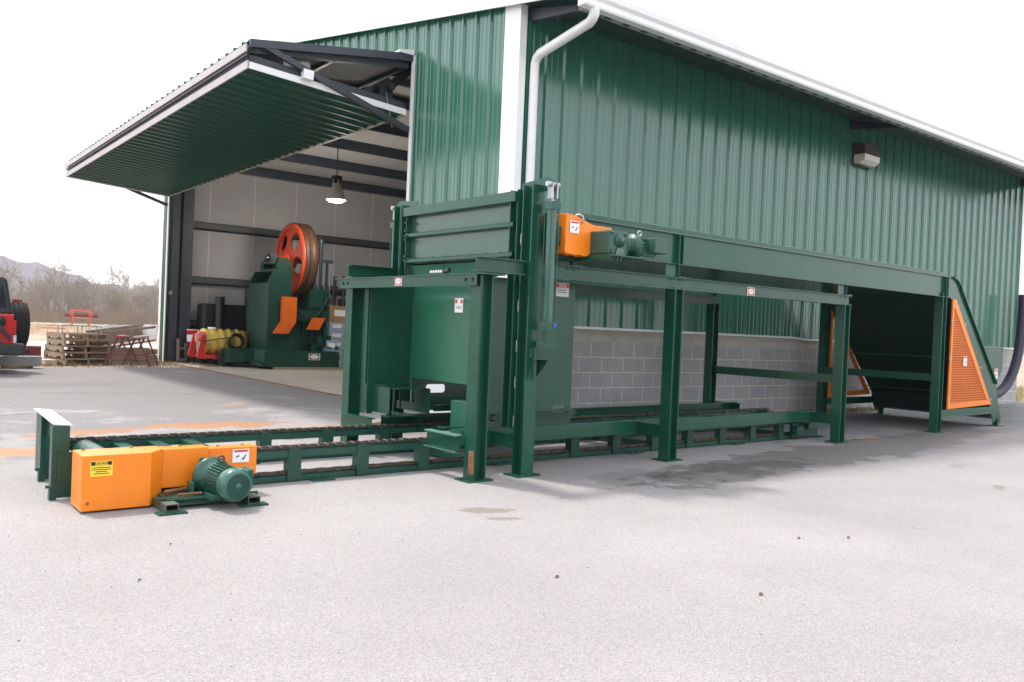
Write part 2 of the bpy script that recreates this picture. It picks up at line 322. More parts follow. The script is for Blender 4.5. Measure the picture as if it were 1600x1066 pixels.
CONC = ground_mat('smooth_concrete_floor', ((.30, .275, .24, 1), (.43, .395, .35, 1)), [(7.6, 14, 1.6, 3, .2, (.30, .26, .21, 1), .5, .6, 1.2), (9.5, 12, 3, .5, .3, (.27, .23, .19, 1), .5, .7, 1)], fine=260, coarse=(.5, .12), bump=.05, rough=.6)
c = MB(); c.box((UG+.02, 10.3, -.2), (UE-.1, VF-.1, .012)); c.box((UG+.25, VS+.25, -.2), (UE-.1, 10.3, .012)); tag(c.build('concrete_floor', CONC), kind='structure')
c = MB(); c.box((UG-.03, 10.5, -.1), (UG+.018, 22.5, .016)); tag(c.build('floor_edge', RUST), kind='structure')

# ------------------------------------------------------------------ building
BO = (UG, VS, 0)
B = thing('metal_building', BO, 'large green ribbed metal workshop with white trim, block base and open bay', 'building')
def bb(mb, name, mt, parent=B, **k): return mb.build(name, mt, parent, off=BO, **k)
def ribbed(s0, s1, zb, zt, place, pitch=.3048, phase=0, breaks=()):
    """ribbed cladding: place(s, depth, z) -> point; zb/zt functions of s"""
    prof = []
    k = math.floor((s0-phase)/pitch)-1
    while phase+k*pitch < s1+pitch:
        c0 = phase+k*pitch
        prof += [(c0-.036, 0), (c0-.017, .032), (c0+.017, .032), (c0+.036, 0)]
        for q in (.1016, .2032): prof += [(c0+q-.020, 0), (c0+q-.011, .007), (c0+q+.011, .007), (c0+q+.020, 0)]
        k += 1
    def dep(s_):
        for (a0, d0), (a1, d1) in zip(prof, prof[1:]):
            if a0 <= s_ <= a1: return d0+(d1-d0)*(s_-a0)/max(1e-6, a1-a0)
        return 0
    pts = [p for p in prof if s0 < p[0] < s1]+[(s0, dep(s0)), (s1, dep(s1))]
    for b_ in breaks:
        if s0 < b_ < s1: pts += [(b_-.0005, dep(b_)), (b_+.0005, dep(b_))]
    pts.sort(); mb = MB(); vs_ = []
    for s_, d_ in pts: vs_ += [place(s_, d_, zb(s_)), place(s_, d_, zt(s_))]
    mb.add(vs_, [(2*i, 2*i+2, 2*i+3, 2*i+1) for i in range(len(pts)-1)])
    return mb
D0, D1, DZ = 10.56, 22.40, 5.06                       # door opening in the gable
gp = lambda s, d, z: (UG-d, s, z)
zbg = lambda s: DZ if D0 < s < D1 else .05
bb(ribbed(VS+.02, VF-.02, zbg, lambda s: roofz(s)-.04, gp, phase=8.71, breaks=(D0, D1, RIDGE)), 'gable_wall', G_WALL)
sp_ = lambda s, d, z: (s, VS-d, z)
bb(ribbed(UG+.02, UE-.02, lambda s: 1.27, lambda s: ZE-.08, sp_, phase=7.0), 'side_wall', G_WALL)
m_ = MB(); m_.box((UG+.05, VS+.03, .9), (UE-.02, VS+.05, ZE)); m_.box((UG+.05, VF-.04, 0), (UE-.02, VF, ZE)); m_.box((UE-.05, VS+.05, 0), (UE, VF-.04, ZE)); m_.prism([(VS+.05, ZE), (VF-.05, ZE), (RIDGE, roofz(RIDGE)-.1)], 'x', UE-.05, UE)
m_.box((UG+.012, VS+.06, .05), (UG+.03, D0-.05, ZE)); bb(m_, 'rear_wall', G_WALL)
m_ = MB(); m_.box((UG+.3, VF-.12, 0), (UE-.1, VF-.10, ZE+.1)); m_.box((UE-.14, VS+.1, 0), (UE-.12, VF-.12, ZE+.1)); m_.box((UG+.3, VS+.14, 0), (UE-.14, VS+.16, ZE+.1))
m_.box((UG+.06, VS+.2, 0.02), (UG+.08, D0-.12, ZE)); m_.prism([(VS+.05, ZE), (VF-.05, ZE), (RIDGE, roofz(RIDGE)-.15)], 'x', UE-.14, UE-.12)
m_.prism([(VS+.2, ZE), (VF-.2, ZE), (RIDGE, roofz(RIDGE)-.15)], 'x', UG+.06, UG+.08)
for sg in (0, 1):
    y0, y1 = (VS, RIDGE) if sg == 0 else (RIDGE, VF)
    m_.sheet([(UG+.1, y0, roofz(y0)-.13), (UE-.1, y0, roofz(y0)-.13), (UE-.1, y1, roofz(y1)-.13), (UG+.1, y1, roofz(y1)-.13)], .02, (0, 0, 1))
bb(m_, 'insulation_liner', LINER)
# liner seams (thin tape) on the far wall and ceiling
m_ = MB()
for x in [7.4+1.22*i for i in range(11)]: m_.box((x, VF-.124, .02), (x+.03, VF-.12, ZE))
bb(m_, 'liner_seam', mat('seam_tape', (.7, .69, .66, 1), .6))
# block base with cap, on the long wall
m_ = MB(); m_.box((UG-.02, VS-.03, -.1), (UE, VS+.19, 1.0879)); bb(m_, 'block_base', BLOCK)
m_ = MB(); m_.box((UG-.025, VS-.035, 1.0895), (UE+.005, VS+.19, 1.245)); bb(m_, 'concrete_cap', BLOCKGREY)
m_ = MB()
for a_, b_, za, zb_ in ((UG-.03, 12.2, 1.262, 1.262), (12.2, 12.55, 1.262, 1.240), (12.55, UE+.02, 1.240, 1.252)):
    m_.add([(a_, VS-.065, za-.012), (b_, VS-.065, zb_-.012), (b_, VS-.035, zb_-.012), (a_, VS-.035, za-.012), (a_, VS-.065, za+.018), (b_, VS-.065, zb_+.018), (b_, VS+.0, zb_+.024), (a_, VS+.0, za+.024)],
           [(0,3,2,1),(4,5,6,7),(0,1,5,4),(1,2,6,5),(2,3,7,6),(3,0,4,7)])
bb(m_, 'drip_trim', WHITE)
# corner trims
m_ = MB(); m_.box((UG-.045, VS-.045, 0), (UG-.036, VS+.27, ZE+.05)); m_.box((UG-.036, VS-.045, 1.29), (UG+.06, VS-.036, ZE-.03)); bb(m_, 'corner_trim', WHITE)
m_ = MB(); m_.box((UE-.16, VS-.045, 1.28), (UE+.03, VS-.036, ZE-.15)); m_.box((UE+.021, VS-.036, 1.28), (UE+.03, VS+.2, ZE-.15)); bb(m_, 'corner_trim', WHITE)
m_ = MB(); m_.box((UG-.045, VF-.15, 0), (UG-.036, VF+.03, ZE)); bb(m_, 'corner_trim', WHITE)
# door trims
m_ = MB(); m_.box((UG-.055, D0-.07, 0), (UG-.036, D0, DZ+.02)); m_.prism([(UG-.055, DZ+.02), (UG-.3, DZ+.02), (UG-.3, DZ+.05), (UG-.055, DZ+.10)], 'y', D0-.07, D0+.5); bb(m_, 'door_trim', WHITE)
m_ = MB(); m_.box((UG-.055, D1, 0), (UG-.036, D1+.09, DZ-.7)); bb(m_, 'door_trim', WHITE)
# roof
m_ = MB()
y0, y1 = 6.90, VF+.35
zf = lambda y: ZE+SL*((y-VS) if y < RIDGE else (VF-y))
for ya, yb in ((y0, RIDGE), (RIDGE, y1)):
    m_.sheet([(UG-.10, ya, zf(ya)), (UE+.1, ya, zf(ya)), (UE+.1, yb, zf(yb)), (UG-.10, yb, zf(yb))], .04, (0, 0, 1))
bb(m_, 'roof', mat('pale_roof_metal', (.72, .73, .73, 1), .4))
m_ = MB()
for x in [UG+.3+.6*i for i in range(25)]:
    for ya, yb in ((y0, RIDGE), (RIDGE, y1)): m_.bar((x, ya+.12, zf(ya+.12)+.048 if ya < RIDGE else zf(ya)+.045), (x, yb, zf(yb)+.048), .05, .02)
bb(m_, 'roof_rib', mat('pale_roof_metal', (0, 0, 0, 1)))
for xr in (UG-.125, UE+.10):
    for ya, yb in ((y0-.02, RIDGE), (RIDGE, y1)):
        m_ = MB(); m_.add([(xr, ya, zf(ya)-.13), (xr+.025, ya, zf(ya)-.13), (xr+.025, yb, zf(yb)-.13), (xr, yb, zf(yb)-.13), (xr, ya, zf(ya)+.08), (xr+.025, ya, zf(ya)+.08), (xr+.025, yb, zf(yb)+.08), (xr, yb, zf(yb)+.08)],
               [(0,3,2,1),(4,5,6,7),(0,1,5,4),(1,2,6,5),(2,3,7,6),(3,0,4,7)]); bb(m_, 'rake_trim', WHITE)
# gutter: moulded profile along the eave
gy = 6.84
m_ = MB(); gprof = [(gy+.11, 4.79), (gy+.012, 4.79), (gy, 4.81), (gy, 4.865), (gy-.03, 4.90), (gy-.038, 4.96), (gy-.022, 4.965), (gy-.014, 4.91), (gy+.014, 4.875), (gy+.02, 4.81), (gy+.11, 4.81)]
m_.prism(gprof, 'x', UG-.10, UE+.12); m_.prism([(gy+.1, 4.81), (gy+.1, 5.02), (gy+.09, 5.02), (gy+.09, 4.81)], 'x', UG-.10, UE+.12)
m_.box((UG-.108, gy-.038, 4.79), (UG-.1, gy+.11, 4.965)); bb(m_, 'gutter', WHITE)
m_ = MB(); m_.prism([(gy+.02, 4.96), (gy-.018, 4.962), (gy-.018, 5.03), (gy+.05, 5.105), (gy+.09, 5.10)], 'x', UG-.13, UE+.13); bb(m_, 'eave_flashing', WHITE)
# soffit, its lip and outriggers
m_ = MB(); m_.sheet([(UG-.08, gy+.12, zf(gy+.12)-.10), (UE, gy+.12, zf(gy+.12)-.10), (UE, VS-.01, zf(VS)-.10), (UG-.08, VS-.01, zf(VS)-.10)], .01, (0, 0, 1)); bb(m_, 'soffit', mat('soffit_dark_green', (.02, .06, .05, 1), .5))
m_ = MB(); m_.box((UG, gy+.11, 4.80), (UE, gy+.20, 4.812)); m_.box((UG, gy+.2, 4.80), (UE, gy+.212, 4.9)); bb(m_, 'eave_purlin', mat('pale_primer', (.3, .29, .28, 1), .6))
m_ = MB()
for x in [UG+.35+.30*i for i in range(48)]: bb(MB().box((x, gy+.135, 4.793), (x+.09, gy+.18, 4.7995)), 'purlin_slot', STEEL_D)
for x in (UG+.10, 13.66, UE-.25):
    m_ = MB(); m_.prism([(gy+.22, 4.84), (gy+.22, 4.90), (VS-.02, 5.12), (VS-.02, 4.97)], 'x', x, x+.09); bb(m_, 'outrigger', STEEL_D)
# downspout
m_ = MB(); w_ = .055
def dsp(pts):
    for p0, p1 in zip(pts, pts[1:]): m_.bar(p0, p1, .10, .075, (-1, 0, .0) if abs(p0[2]-p1[2]) > 5 else (0, -1, .0))
m_.path([(6.36, gy+.05, 4.80), (6.36, gy+.05, 4.74), (6.37, gy+.09, 4.70), (6.385, gy+.15, 4.675), (6.42, VS-.20, 4.545), (6.425, VS-.13, 4.50), (6.43, VS-.10, 4.44), (6.43, VS-.095, 4.30), (6.43, VS-.095, .3), (6.43, VS-.14, .2), (6.43, VS-.30, .13)], .058, 8)
bb(m_, 'downspout', WHITE)
# wall pack light
wl = bb(MB().box((13.72, VS-.06, 4.36), (14.30, VS-.033, 4.74)), 'wall_light', mat('bronze_housing', (.05, .045, .04, 1), .45))
bb(MB().prism([(VS-.06, 4.73), (VS-.06, 4.54), (VS-.27, 4.55), (VS-.25, 4.72)], 'x', 13.74, 14.28), 'housing', mat('bronze_housing', (0, 0, 0, 1)), wl)
bb(MB().prism([(VS-.061, 4.535), (VS-.061, 4.39), (VS-.17, 4.375), (VS-.255, 4.44), (VS-.262, 4.535)], 'x', 13.76, 14.26), 'lens', LENS, wl)
# screws
m_ = MB()
for z in (1.45, 2.3, 3.05, 3.739, 4.5):
    x = 7.0+.05
    while x < UE-.2:
        m_.tube((x, VS-.001, z), (x, VS-.008, z), .006, n=6, smooth=False); x += .3048
bb(m_, 'wall_screw', GIRT)
m_ = MB()
for z in (.9, 2.3, 3.64, 4.966):
    y = 8.71-.05
    while y < VF-.3:
        if (y < D0-.1 or z > DZ): m_.tube((UG-.001, y, z), (UG-.008, y, z), .006, n=6, smooth=False)
        y += .3048
bb(m_, 'wall_screw', GIRT)
# small white wash streaks left on the cladding
# interior frame
def girt(z, h=.2): bb(MB().box((UG+.4, VF-.33, z-h/2), (UE-.15, VF-.13, z-h/2+.03)).box((UG+.4, VF-.33, z-h/2), (UE-.15, VF-.315, z+h/2)).box((UG+.4, VF-.33, z+h/2-.015), (UE-.15, VF-.13, z+h/2)), 'girt', GIRT)
for z in (3.62, 2.17, 1.02): girt(z)
girt(.55, .06)
for x in (UG+.35, 13.7, UE-.6):
    for y in (VS+.2, VF-.62):
        m_ = MB(); m_.hbeam((x+.12, y+.22, 0), (x+.12, y+.22, 4.9), .44, .22, (0, 1, 0)); bb(m_, 'column', STEEL_D)
    m_ = MB()
    for ya, yb in ((VS+.3, RIDGE), (RIDGE, VF-.3)): m_.hbeam((x+.12, ya, zf(ya)-.55), (x+.12, yb, zf(yb)-.50), .42, .2, (0, 0, 1))
    bb(m_, 'rafter', STEEL_D)
for y in [VS+1.2+1.42*i for i in range(10)]:
    m_ = MB(); z = zf(y)-.25; m_.box((UG+.1, y, z-.11), (UE-.15, y+.02, z+.11)); m_.box((UG+.1, y-.07, z+.09), (UE-.15, y, z+.11)); m_.box((UG+.1, y+.02, z-.11), (UE-.15, y+.09, z-.095)); bb(m_, 'purlin', STEEL_D)
# left jamb post
m_ = MB(); m_.box((UG+.06, 22.40, 0), (UG+.26, 22.62, DZ)); m_.box((UG+.3, 22.3, 0), (UG+.34, 22.9, DZ)); bb(m_, 'door_post', STEEL_D)
m_ = MB(); m_.box((UG+.06, D0-.16, 0), (UG+.2, D0-.02, DZ)); bb(m_, 'door_post', STEEL_D)
bb(MB().box((UG+.03, 22.36, 1.75), (UG+.1, 22.46, 1.83)), 'latch', GALV)
# pendant light (lit)
def pendant(x, y, z, lit=True):
    o = thing('pendant_lamp', (x, y, z), 'lit bell shaped pendant lamp hanging inside the open bay', 'lamp')
    MB().lathe([(.05, .50), (.09, .48), (.10, .30), (.12, .28), (.14, .25), (.21, .06), (.225, 0)], (0, 0, 0), (0, 0, 1)).build('shade', mat('lamp_shade_grey', (.5, .47, .42, 1), .35), o)
    MB().lathe([(.0, -.05), (.16, -.04), (.215, .0), (.21, .01)], (0, 0, 0), (0, 0, 1)).build('diffuser', LAMPON, o)
    MB().box((-.09, -.09, .38), (.09, .09, .56)).build('ballast', BLACK, o)
    MB().tube((0, 0, .56), (0, 0, zf(y)-.35-z), .012).build('cord', BLACK, o)
    ld = bpy.data.lights.new('pendant_light', 'POINT'); ld.energy = 110; ld.color = (1, .93, .84); ld.shadow_soft_size = .2
    lo = bpy.data.objects.new('pendant_light', ld); col.objects.link(lo); lo.parent = o; lo.location = (0, 0, -.3)
pendant(8.72, 18.0, 4.05)
# folding door, raised: upper leaf and lower leaf meet at the outer fold
DR = tag(MB().tube((UG-.07, D0+.02, DZ-.03), (UG-.07, D1-.02, DZ-.03), .03).build('folding_door', STEEL_D, B, off=BO), 'raised two-leaf green folding door')
FX, FZ = 3.86, 4.61; LX, LZ = UG-.10, 4.33
def leaf(A, C, outer_up):
    """A: inner edge (x,z), C: outer edge; corrugated skin on one side, liner + steel frame on the other"""
    ax, az = A; cx, cz = C; L_ = math.hypot(cx-ax, cz-az); dx, dz = (cx-ax)/L_, (cz-az)/L_; nx, nz = (-dz, dx)
    if nz < 0: nx, nz = -nx, -nz
    sgn = 1 if outer_up else -1
    pt = lambda t, y, h: (ax+dx*t+nx*h*sgn, y, az+dz*t+nz*h*sgn)
    sk = ribbed(D0+.04, D1-.20, lambda s: 0, lambda s: L_, lambda s, d, z: pt(z, s, .075+d), phase=8.71)
    bb(sk, 'leaf_skin', G_LEAF_SHADE if not outer_up else mat('leaf_skin_green', (.016, .125, .075, 1), .5), DR)
    lb = MB(); lb.sheet([pt(.05, D0+.06, -.02), pt(L_-.05, D0+.06, -.02), pt(L_-.05, D1-.06, -.02), pt(.05, D1-.06, -.02)], .012, (nx*sgn, 0, nz*sgn)); bb(lb, 'leaf_liner', LINER, DR)
    fr = MB()
    for t in (.03, L_*.5, L_-.03): fr.bar(pt(t, D0+.05, -.03), pt(t, D1-.05, -.03), .06, .10, (nx, 0, nz))
    for k in range(9):
        y = D0+.08+(D1-D0-.16)*k/8; fr.bar(pt(0, y, -.03), pt(L_, y, -.03), .06, .10, (nx, 0, nz))
    bb(fr, 'leaf_frame', STEEL_D, DR)
    return pt, L_
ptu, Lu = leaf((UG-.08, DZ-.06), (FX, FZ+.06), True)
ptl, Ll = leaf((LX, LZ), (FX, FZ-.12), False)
for y in (D0+.025, D1-.025): bb(MB().bar(ptl(0, y, .06), ptl(Ll, y, .06), .012, .085, (0, 0, 1)), 'side_trim', WHITE, DR)
m_ = MB(); m_.bar(ptl(-.01, D0+.03, .09), ptl(-.01, D1-.03, .09), .035, .03, (0, 0, 1)); bb(m_, 'bottom_trim', mat('beige_trim', (.45, .40, .33, 1), .5), DR)
m_ = MB(); m_.bar(ptl(Ll+.02, D0+.02, .06), ptl(Ll+.02, D1-.02, .06), .02, .10, (0, 0, 1)); m_.bar((FX-.05, D0+.02, FZ+.03), (FX-.05, D1-.02, FZ+.03), .02, .10, (0, 0, 1)); bb(m_, 'fold_trim', mat('pinkish_primer_trim', (.50, .45, .46, 1), .5), DR)
m_ = MB(); m_.bar((FX-.03, D0+.02, FZ-.05), (FX-.03, D1-.02, FZ-.05), .02, .03, (0, 0, 1)); bb(m_, 'fold_seal', BLACK, DR)
for y in (D0-.01, D1+.01):
    m_ = MB(); m_.bar((FX+.15, y, FZ+.10), (UG-.08, y, 4.02), .06, .075); bb(m_, 'strut', STEEL_D, DR)
m_ = MB(); m_.bar((FX-.02, D0-.02, FZ+.08), (UG-.05, D0-.02, DZ+.0), .06, .10); bb(m_, 'hinge_arm', STEEL_D, DR)
m_ = MB(); m_.bar(ptl(Ll*.64, D0-.02, -.02), ptl(Ll*.70, D0-.02, -.02), .10, .12); m_.bar(ptu(Lu*.62, D0+.25, -.12), ptu(Lu*.80, D0+.1, -.16), .03, .07); bb(m_, 'bracket', WHITE, DR)
m_ = MB(); m_.bar((UG-.1, D0+.5, 4.75), (UG+.1, D0+.25, 5.0), .08, .10); m_.bar((UG-.6, D0+.55, 4.52), (UG-.15, D0+.45, 4.82), .05, .08); m_.cbox((UG-.35, D0+.28, 4.52), (.22, .2, .22)); m_.tube((UG-.3, D0+.1, 4.62), (UG-.3, D0+.5, 4.62), .06); bb(m_, 'winch', BLACK, DR)
m_ = MB(); q0 = Vector((UG-.42, D0+.05, 4.48))
for k in range(15): m_.cbox(q0+Vector((.008*k, 0, -.032*k)), (.018 if k % 2 else .006, .006 if k % 2 else .018, .036))
bb(m_, 'pull_chain', GALV, DR)

# ------------------------------------------------------------------ elevated conveyor (frame, gate, trough, incline)
MC = thing('elevated_conveyor', (3.85, 5.27, 0), 'long dark green conveyor on tall steel legs with lift gate and orange guards', 'conveyor', rz=R(2.1))
def wz(p): return (p[0], p[1]*(1-.0075*max(0, p[0])), p[2]+.005*p[0]*min(1, max(0, p[2]/1.7)))
def mb(b, name, mt=None, parent=MC, **k): return b.build(name, mt or G_MACH, parent, warp=wz, **k)
def leg(x, y, top, kind, bolt=True):
    """kind 'x': flanges face +-x, 'y': flanges face +-y"""
    b = MB(); b.hbeam((x, y, .012), (x, y, top), .128, .125, (1, 0, 0) if kind == 'x' else (0, 1, 0), tf=.012, tw=.009)
    o = mb(b, 'leg')
    mb(MB().box((x-.125, y-.095, 0), (x+.125, y+.095, .012)), 'base_plate', None, o)
    return o
W_ = 2.15
legA = leg(.02, .08, 1.615, 'x'); leg(.02, W_-.08, 1.615, 'x')
mb(MB().box((-.06, .0, .06), (-.052, .06, .24)), 'rust_patch_plate', RUST, legA)
for x in (2.38, 5.58, 8.28):
    for y in (.08, W_-.08): leg(x+(.20 if x > 8 and y > 1 else 0), y, 1.655 if x < 8 else 1.94, 'x')
# gate posts: pair of tall sections
for y, s in ((.08, -1), (W_-.08, 1)):
    leg(.52, y, 2.39, 'y')
    y2 = .235 if s < 0 else W_-.235
    b = MB(); b.hbeam((.50, y2, .38), (.50, y2, 2.36), .10, .12, (0, 1, 0), tf=.008, tw=.007); mb(b, 'gate_guide')
# long top beams
for y, s in ((.07, 'CR'), (W_-.07, 'C')):
    for xa, xb in ((-.06, .43), (.60, 5.68)):
        b = MB(); b.hbeam((xa, y, 1.70), (xb, y, 1.70), .118, .10, (0, 0, 1), tf=.008, tw=.008); mb(b, 'top_beam')
mb(MB().box((-.10, -.06, 1.617), (.14, W_+.12, 1.627)).box((-.085, .02, 1.53), (-.077, W_+.03, 1.617)), 'front_cross_beam')
for y in (.07, .16, W_-.12, W_-.03): mb(MB().tube((-.086, y, 1.578), (-.096, y, 1.578), .013, n=6, smooth=False), 'bolt', BLACK)
for x in (5.62, 8.32):
    b = MB(); b.hbeam((x, .14, .755), (x, W_-.12, .755), .10, .08, (0, 0, 1), kind='C'); mb(b, 'cross_brace')
# low beams carried on stubs
for y, k, ys in ((.45, 'CR', .15), (1.63, 'C', W_-.15)):
    b = MB(); b.hbeam((.12, y, .285), (5.60, y, .285), .125, .08, (0, 0, 1), tf=.008, tw=.007, kind=k); mb(b, 'low_beam')
    for x in (-.02, .52, 2.38, 5.58):
        b = MB(); ya = .0 if (x < .1 and ys < 1) else ys; b.hbeam((x-.06, ys, .28), (x-.06, y+(.13 if ys < 1 else -.13), .28), .12, .07, (0, 0, 1), tf=.009, tw=.008); mb(b, 'stub_beam')
b = MB(); b.box((-.118, .16, .342), (-.05, .60, .35)).box((-.118, .16, .214), (-.06, .60, .221)); mb(b, 'stub_flange', EDGE_HI)
for y in (.62, 1.50): mb(MB().box((.06, y-.05, .345), (1.45, y+.05, .357)).box((.5, y-.14, .40), (1.46, y-.13, .46)).box((.5, y-.19, .455), (1.46, y-.13, .463)).box((.5, y-.19, .405), (1.46, y-.13, .412)), 'track_angle')
# enclosure side walls with notches
for y, k in ((.49, 0), (1.80, 1)):
    b = MB(); x0 = .10 if k else .38
    if k:
        for xa, xb, za, zb_ in ((x0, .54, .62, 1.63), (.54, .70, .36, 1.63), (.93, 1.44, .36, 1.63), (.70, .93, .36, .535), (.70, .93, .62, 1.63)): b.box((xa, y, za), (xb, y+.006, zb_))
        for cx_, cz_, sx_, sz_ in ((.70, .535, 1, 1), (.93, .535, -1, 1), (.70, .62, 1, -1), (.93, .62, -1, -1)): b.prism([(cx_, cz_), (cx_+.022*sx_, cz_), (cx_+.008*sx_, cz_+.008*sz_), (cx_, cz_+.022*sz_)], 'y', y, y+.006)
    else: b.prism([(.38, 1.63), (.38, .40), (1.22, .40), (1.22, .52), (1.36, .52), (1.36, .40), (1.44, .40), (1.44, 1.63)], 'y', y, y+.006)
    sw = mb(b, 'side_wall')
    if k: mb(MB().box((.105, 1.81, .62), (.111, 2.062, 1.62)), 'closing_plate')
    if not k:
        mb(MB().box((.38, y-.004, .225), (1.44, y+.002, .398)), 'skirt_plate')
        mb(MB().box((.38, y-.05, .43), (1.46, y-.001, .437)).box((.38, y-.05, .47), (1.46, y-.001, .477)), 'angle_rib')
    else:
        b = MB()
        for z in (.5, .9, 1.3): b.tube((x0+.02, y-.006, z), (x0+.02, y-.02, z), .01, n=6, smooth=False)
        mb(b, 'bolt', None, sw)
mb(MB().box((.03, 1.83, .35), (.036, 1.92, 1.62)).box((.036, 1.80, .35), (.10, 1.806, 1.62)), 'edge_angle')
mb(MB().box((1.36, .50, 1.0), (1.43, 1.80, 1.63)), 'rear_header')
# front hood sheet (curved at its top) with a window and leg
b = MB(); x = .50
b.box((x, .50, .69), (x+.005, 1.795, 1.42)); b.box((x, .50, .53), (x+.005, .81, .69)); b.box((x, .50, .235), (x+.005, 1.09, .53))
b.box((x, 1.76, .62), (x+.005, 1.795, .69)); mb(b, 'hood_sheet', G_HOOD)
b = MB(); pf = [(x+.0025-.0*t, 1.42+.0*t) for t in (0,)]
pf = [(x+.16*(1-math.cos(a)), 1.42+.16*math.sin(a)*1.0) for a in [R(9*i) for i in range(9)]]
pf = [(x, 1.42), (x+.003, 1.45), (x+.009, 1.475), (x+.014, 1.50), (x+.014, 1.53), (x+.012, 1.58), (x+.004, 1.66), (x-.005, 1.72), (x-.03, 1.78)]
vv = []; ff = []
for i, (px, pz) in enumerate(pf): vv += [(px, .50, pz), (px, 1.795, pz)]
for i in range(len(pf)-1): ff.append((2*i, 2*i+1, 2*i+3, 2*i+2))
b.add(vv, ff, True); mb(b, 'hood_curve', G_HOOD)
sticker(MC, (x-.002, 1.02, 1.40), (0, -1, 0), (0, 0, 1), .125, .13, 'double', 'white notice with two red marks on the hood sheet')
# window lining and little slotted box on the far wall
mb(MB().box((x, .82, .525), (x+.12, 1.09, .531)), 'window_sill', EDGE_HI)
b = MB(); b.box((.10, 1.50, .37), (.104, 1.93, .61)).box((.10, 1.36, .61), (.45, 1.93, .615)).box((.45, 1.36, .38), (.454, 1.62, .61)); b.box((.45, 1.62, .38), (.454, 1.93, .46)); mb(b, 'slotted_box')

# lift gate
gz0 = MB(); gz0.box((.50, .24, 1.80), (.508, 1.90, 2.30)); gate = mb(gz0, 'lift_gate', mat('gate_grey_green', (.030, .095, .068, 1), .18, var=.08, nscale=1.5, bump=.08, bscale=3, spec=.8)); gate['label'] = 'ribbed grey green lift gate panel'
mb(MB().box((.42, .20, 2.272), (.50, 1.90, 2.345)).box((.42, .20, 2.262), (.53, 1.90, 2.272)), 'top_rib', None, gate)
for z in (2.075, 1.825): mb(MB().box((.44, .24, z-.018), (.499, 1.88, z-.012)).box((.44, .24, z-.018), (.447, 1.88, z+.02)).box((.44, .24, z+.014), (.499, 1.88, z+.02)), 'rib', None, gate)
b = MB()
for y in [.4+.2*i for i in range(8)]: b.tube((.445, y, 1.845), (.445, y, 1.853), .008, n=6)
mb(b, 'bolt', None, gate)
b = MB()
for z in (1.83, 1.87, 2.03, 2.07, 2.12, 2.20):
    b.tube((.44, 1.86, z), (.42, 1.86, z), .012, n=6, smooth=False)
mb(b, 'hinge_bolt', None, gate)
for s in (-1, 1):
    yf = (lambda q: q) if s < 0 else (lambda q: W_-q)
    b = MB(); b.add([(.56, yf(.28), 2.34), (.56, yf(-.09), 2.34), (.56, yf(-.12), 2.41), (.56, yf(-.04), 2.455), (.56, yf(.28), 2.43)] + [(.572, yf(.28), 2.34), (.572, yf(-.09), 2.34), (.572, yf(-.12), 2.41), (.572, yf(-.04), 2.455), (.572, yf(.28), 2.43)],
        [(0,1,2,3,4), (9,8,7,6,5)]+[(i, (i+1) % 5, (i+1) % 5+5, i+5) for i in range(5)]); mb(b, 'lift_bracket')
    b = MB(); b.tube((.50, yf(-.10), 2.385), (.63, yf(-.10), 2.385), .022); b.box((.535, yf(-.13), 2.27), (.55, yf(-.07), 2.40)).box((.585, yf(-.13), 2.27), (.60, yf(-.07), 2.40)).tube((.567, yf(-.10), 2.20), (.567, yf(-.10), 2.32), .014); mb(b, 'clevis', GALV)
    yc = yf(-.10)
    cy = mb(MB().tube((.567, yc, 1.27), (.567, yc, 2.18), .042, n=18), 'lift_cylinder', mat('cylinder_green', (.05, .13, .105, 1), .2))
    mb(MB().box((.517, yc-.05, 2.18), (.617, yc+.05, 2.245)), 'end_block', None, cy); mb(MB().box((.517, yc-.05, 1.205), (.617, yc+.05, 1.275)), 'end_block', None, cy)
    b = MB()
    for dx in (-.04, .04):
        for dy in (-.04, .04): b.tube((.567+dx, yc+dy, 1.27), (.567+dx, yc+dy, 2.18), .006, n=6)
    mb(b, 'tie_rod', None, cy)
    mb(MB().box((.545, yc-.02, 1.11), (.589, yc+.02, 1.205)).box((.507, yc-.055, 1.065), (.627, yc+.055, 1.115)), 'lower_clevis', None, cy)
    mb(MB().tube((.600, yc-.05*(-s) if 0 else yc-.052, 1.245), (.600, yc-.06, 1.245), .013), 'port_plug', BLUEP, cy)
    ya = yf(-.15); yb = yf(.0)
    b = MB(); b.box((.49, ya, .965), (.64, yb, .975)).box((.50, ya, 1.055), (.635, yb, 1.064)); b.add([(.56, yb, .975), (.56, ya, .975), (.56, yb, .82), (.568, yb, .975), (.568, ya, .975), (.568, yb, .82)], [(0,1,2),(5,4,3),(0,3,4,1),(1,4,5,2),(2,5,3,0)])
    b.box((.50, yb, .80), (.508, yf(-.05), 1.06)); mb(b, 'cylinder_bracket')
# weld marks / small plates down the posts
b = MB()
for z in (.40, .72, 1.02, 1.35, 1.9): b.box((.444, .13, z), (.449, .136, z+.09))
mb(b, 'weld_bead', GALV)
# lamp bar on the hood
b = MB(); b.box((.28, .98, 1.665), (.32, 1.20, 1.715)).tube((.30, 1.20, 1.69), (.30, 1.23, 1.66), .02).tube((.30, .98, 1.69), (.30, .92, 1.70), .02); hb = mb(b, 'manifold', mat('dark_valve_green', (.01, .03, .025, 1), .35))
b = MB()
for i in range(5): b.tube((.279, 1.01+.04*i, 1.69), (.272, 1.01+.04*i, 1.69), .012)
mb(b, 'manifold_port', WHITEP, hb)
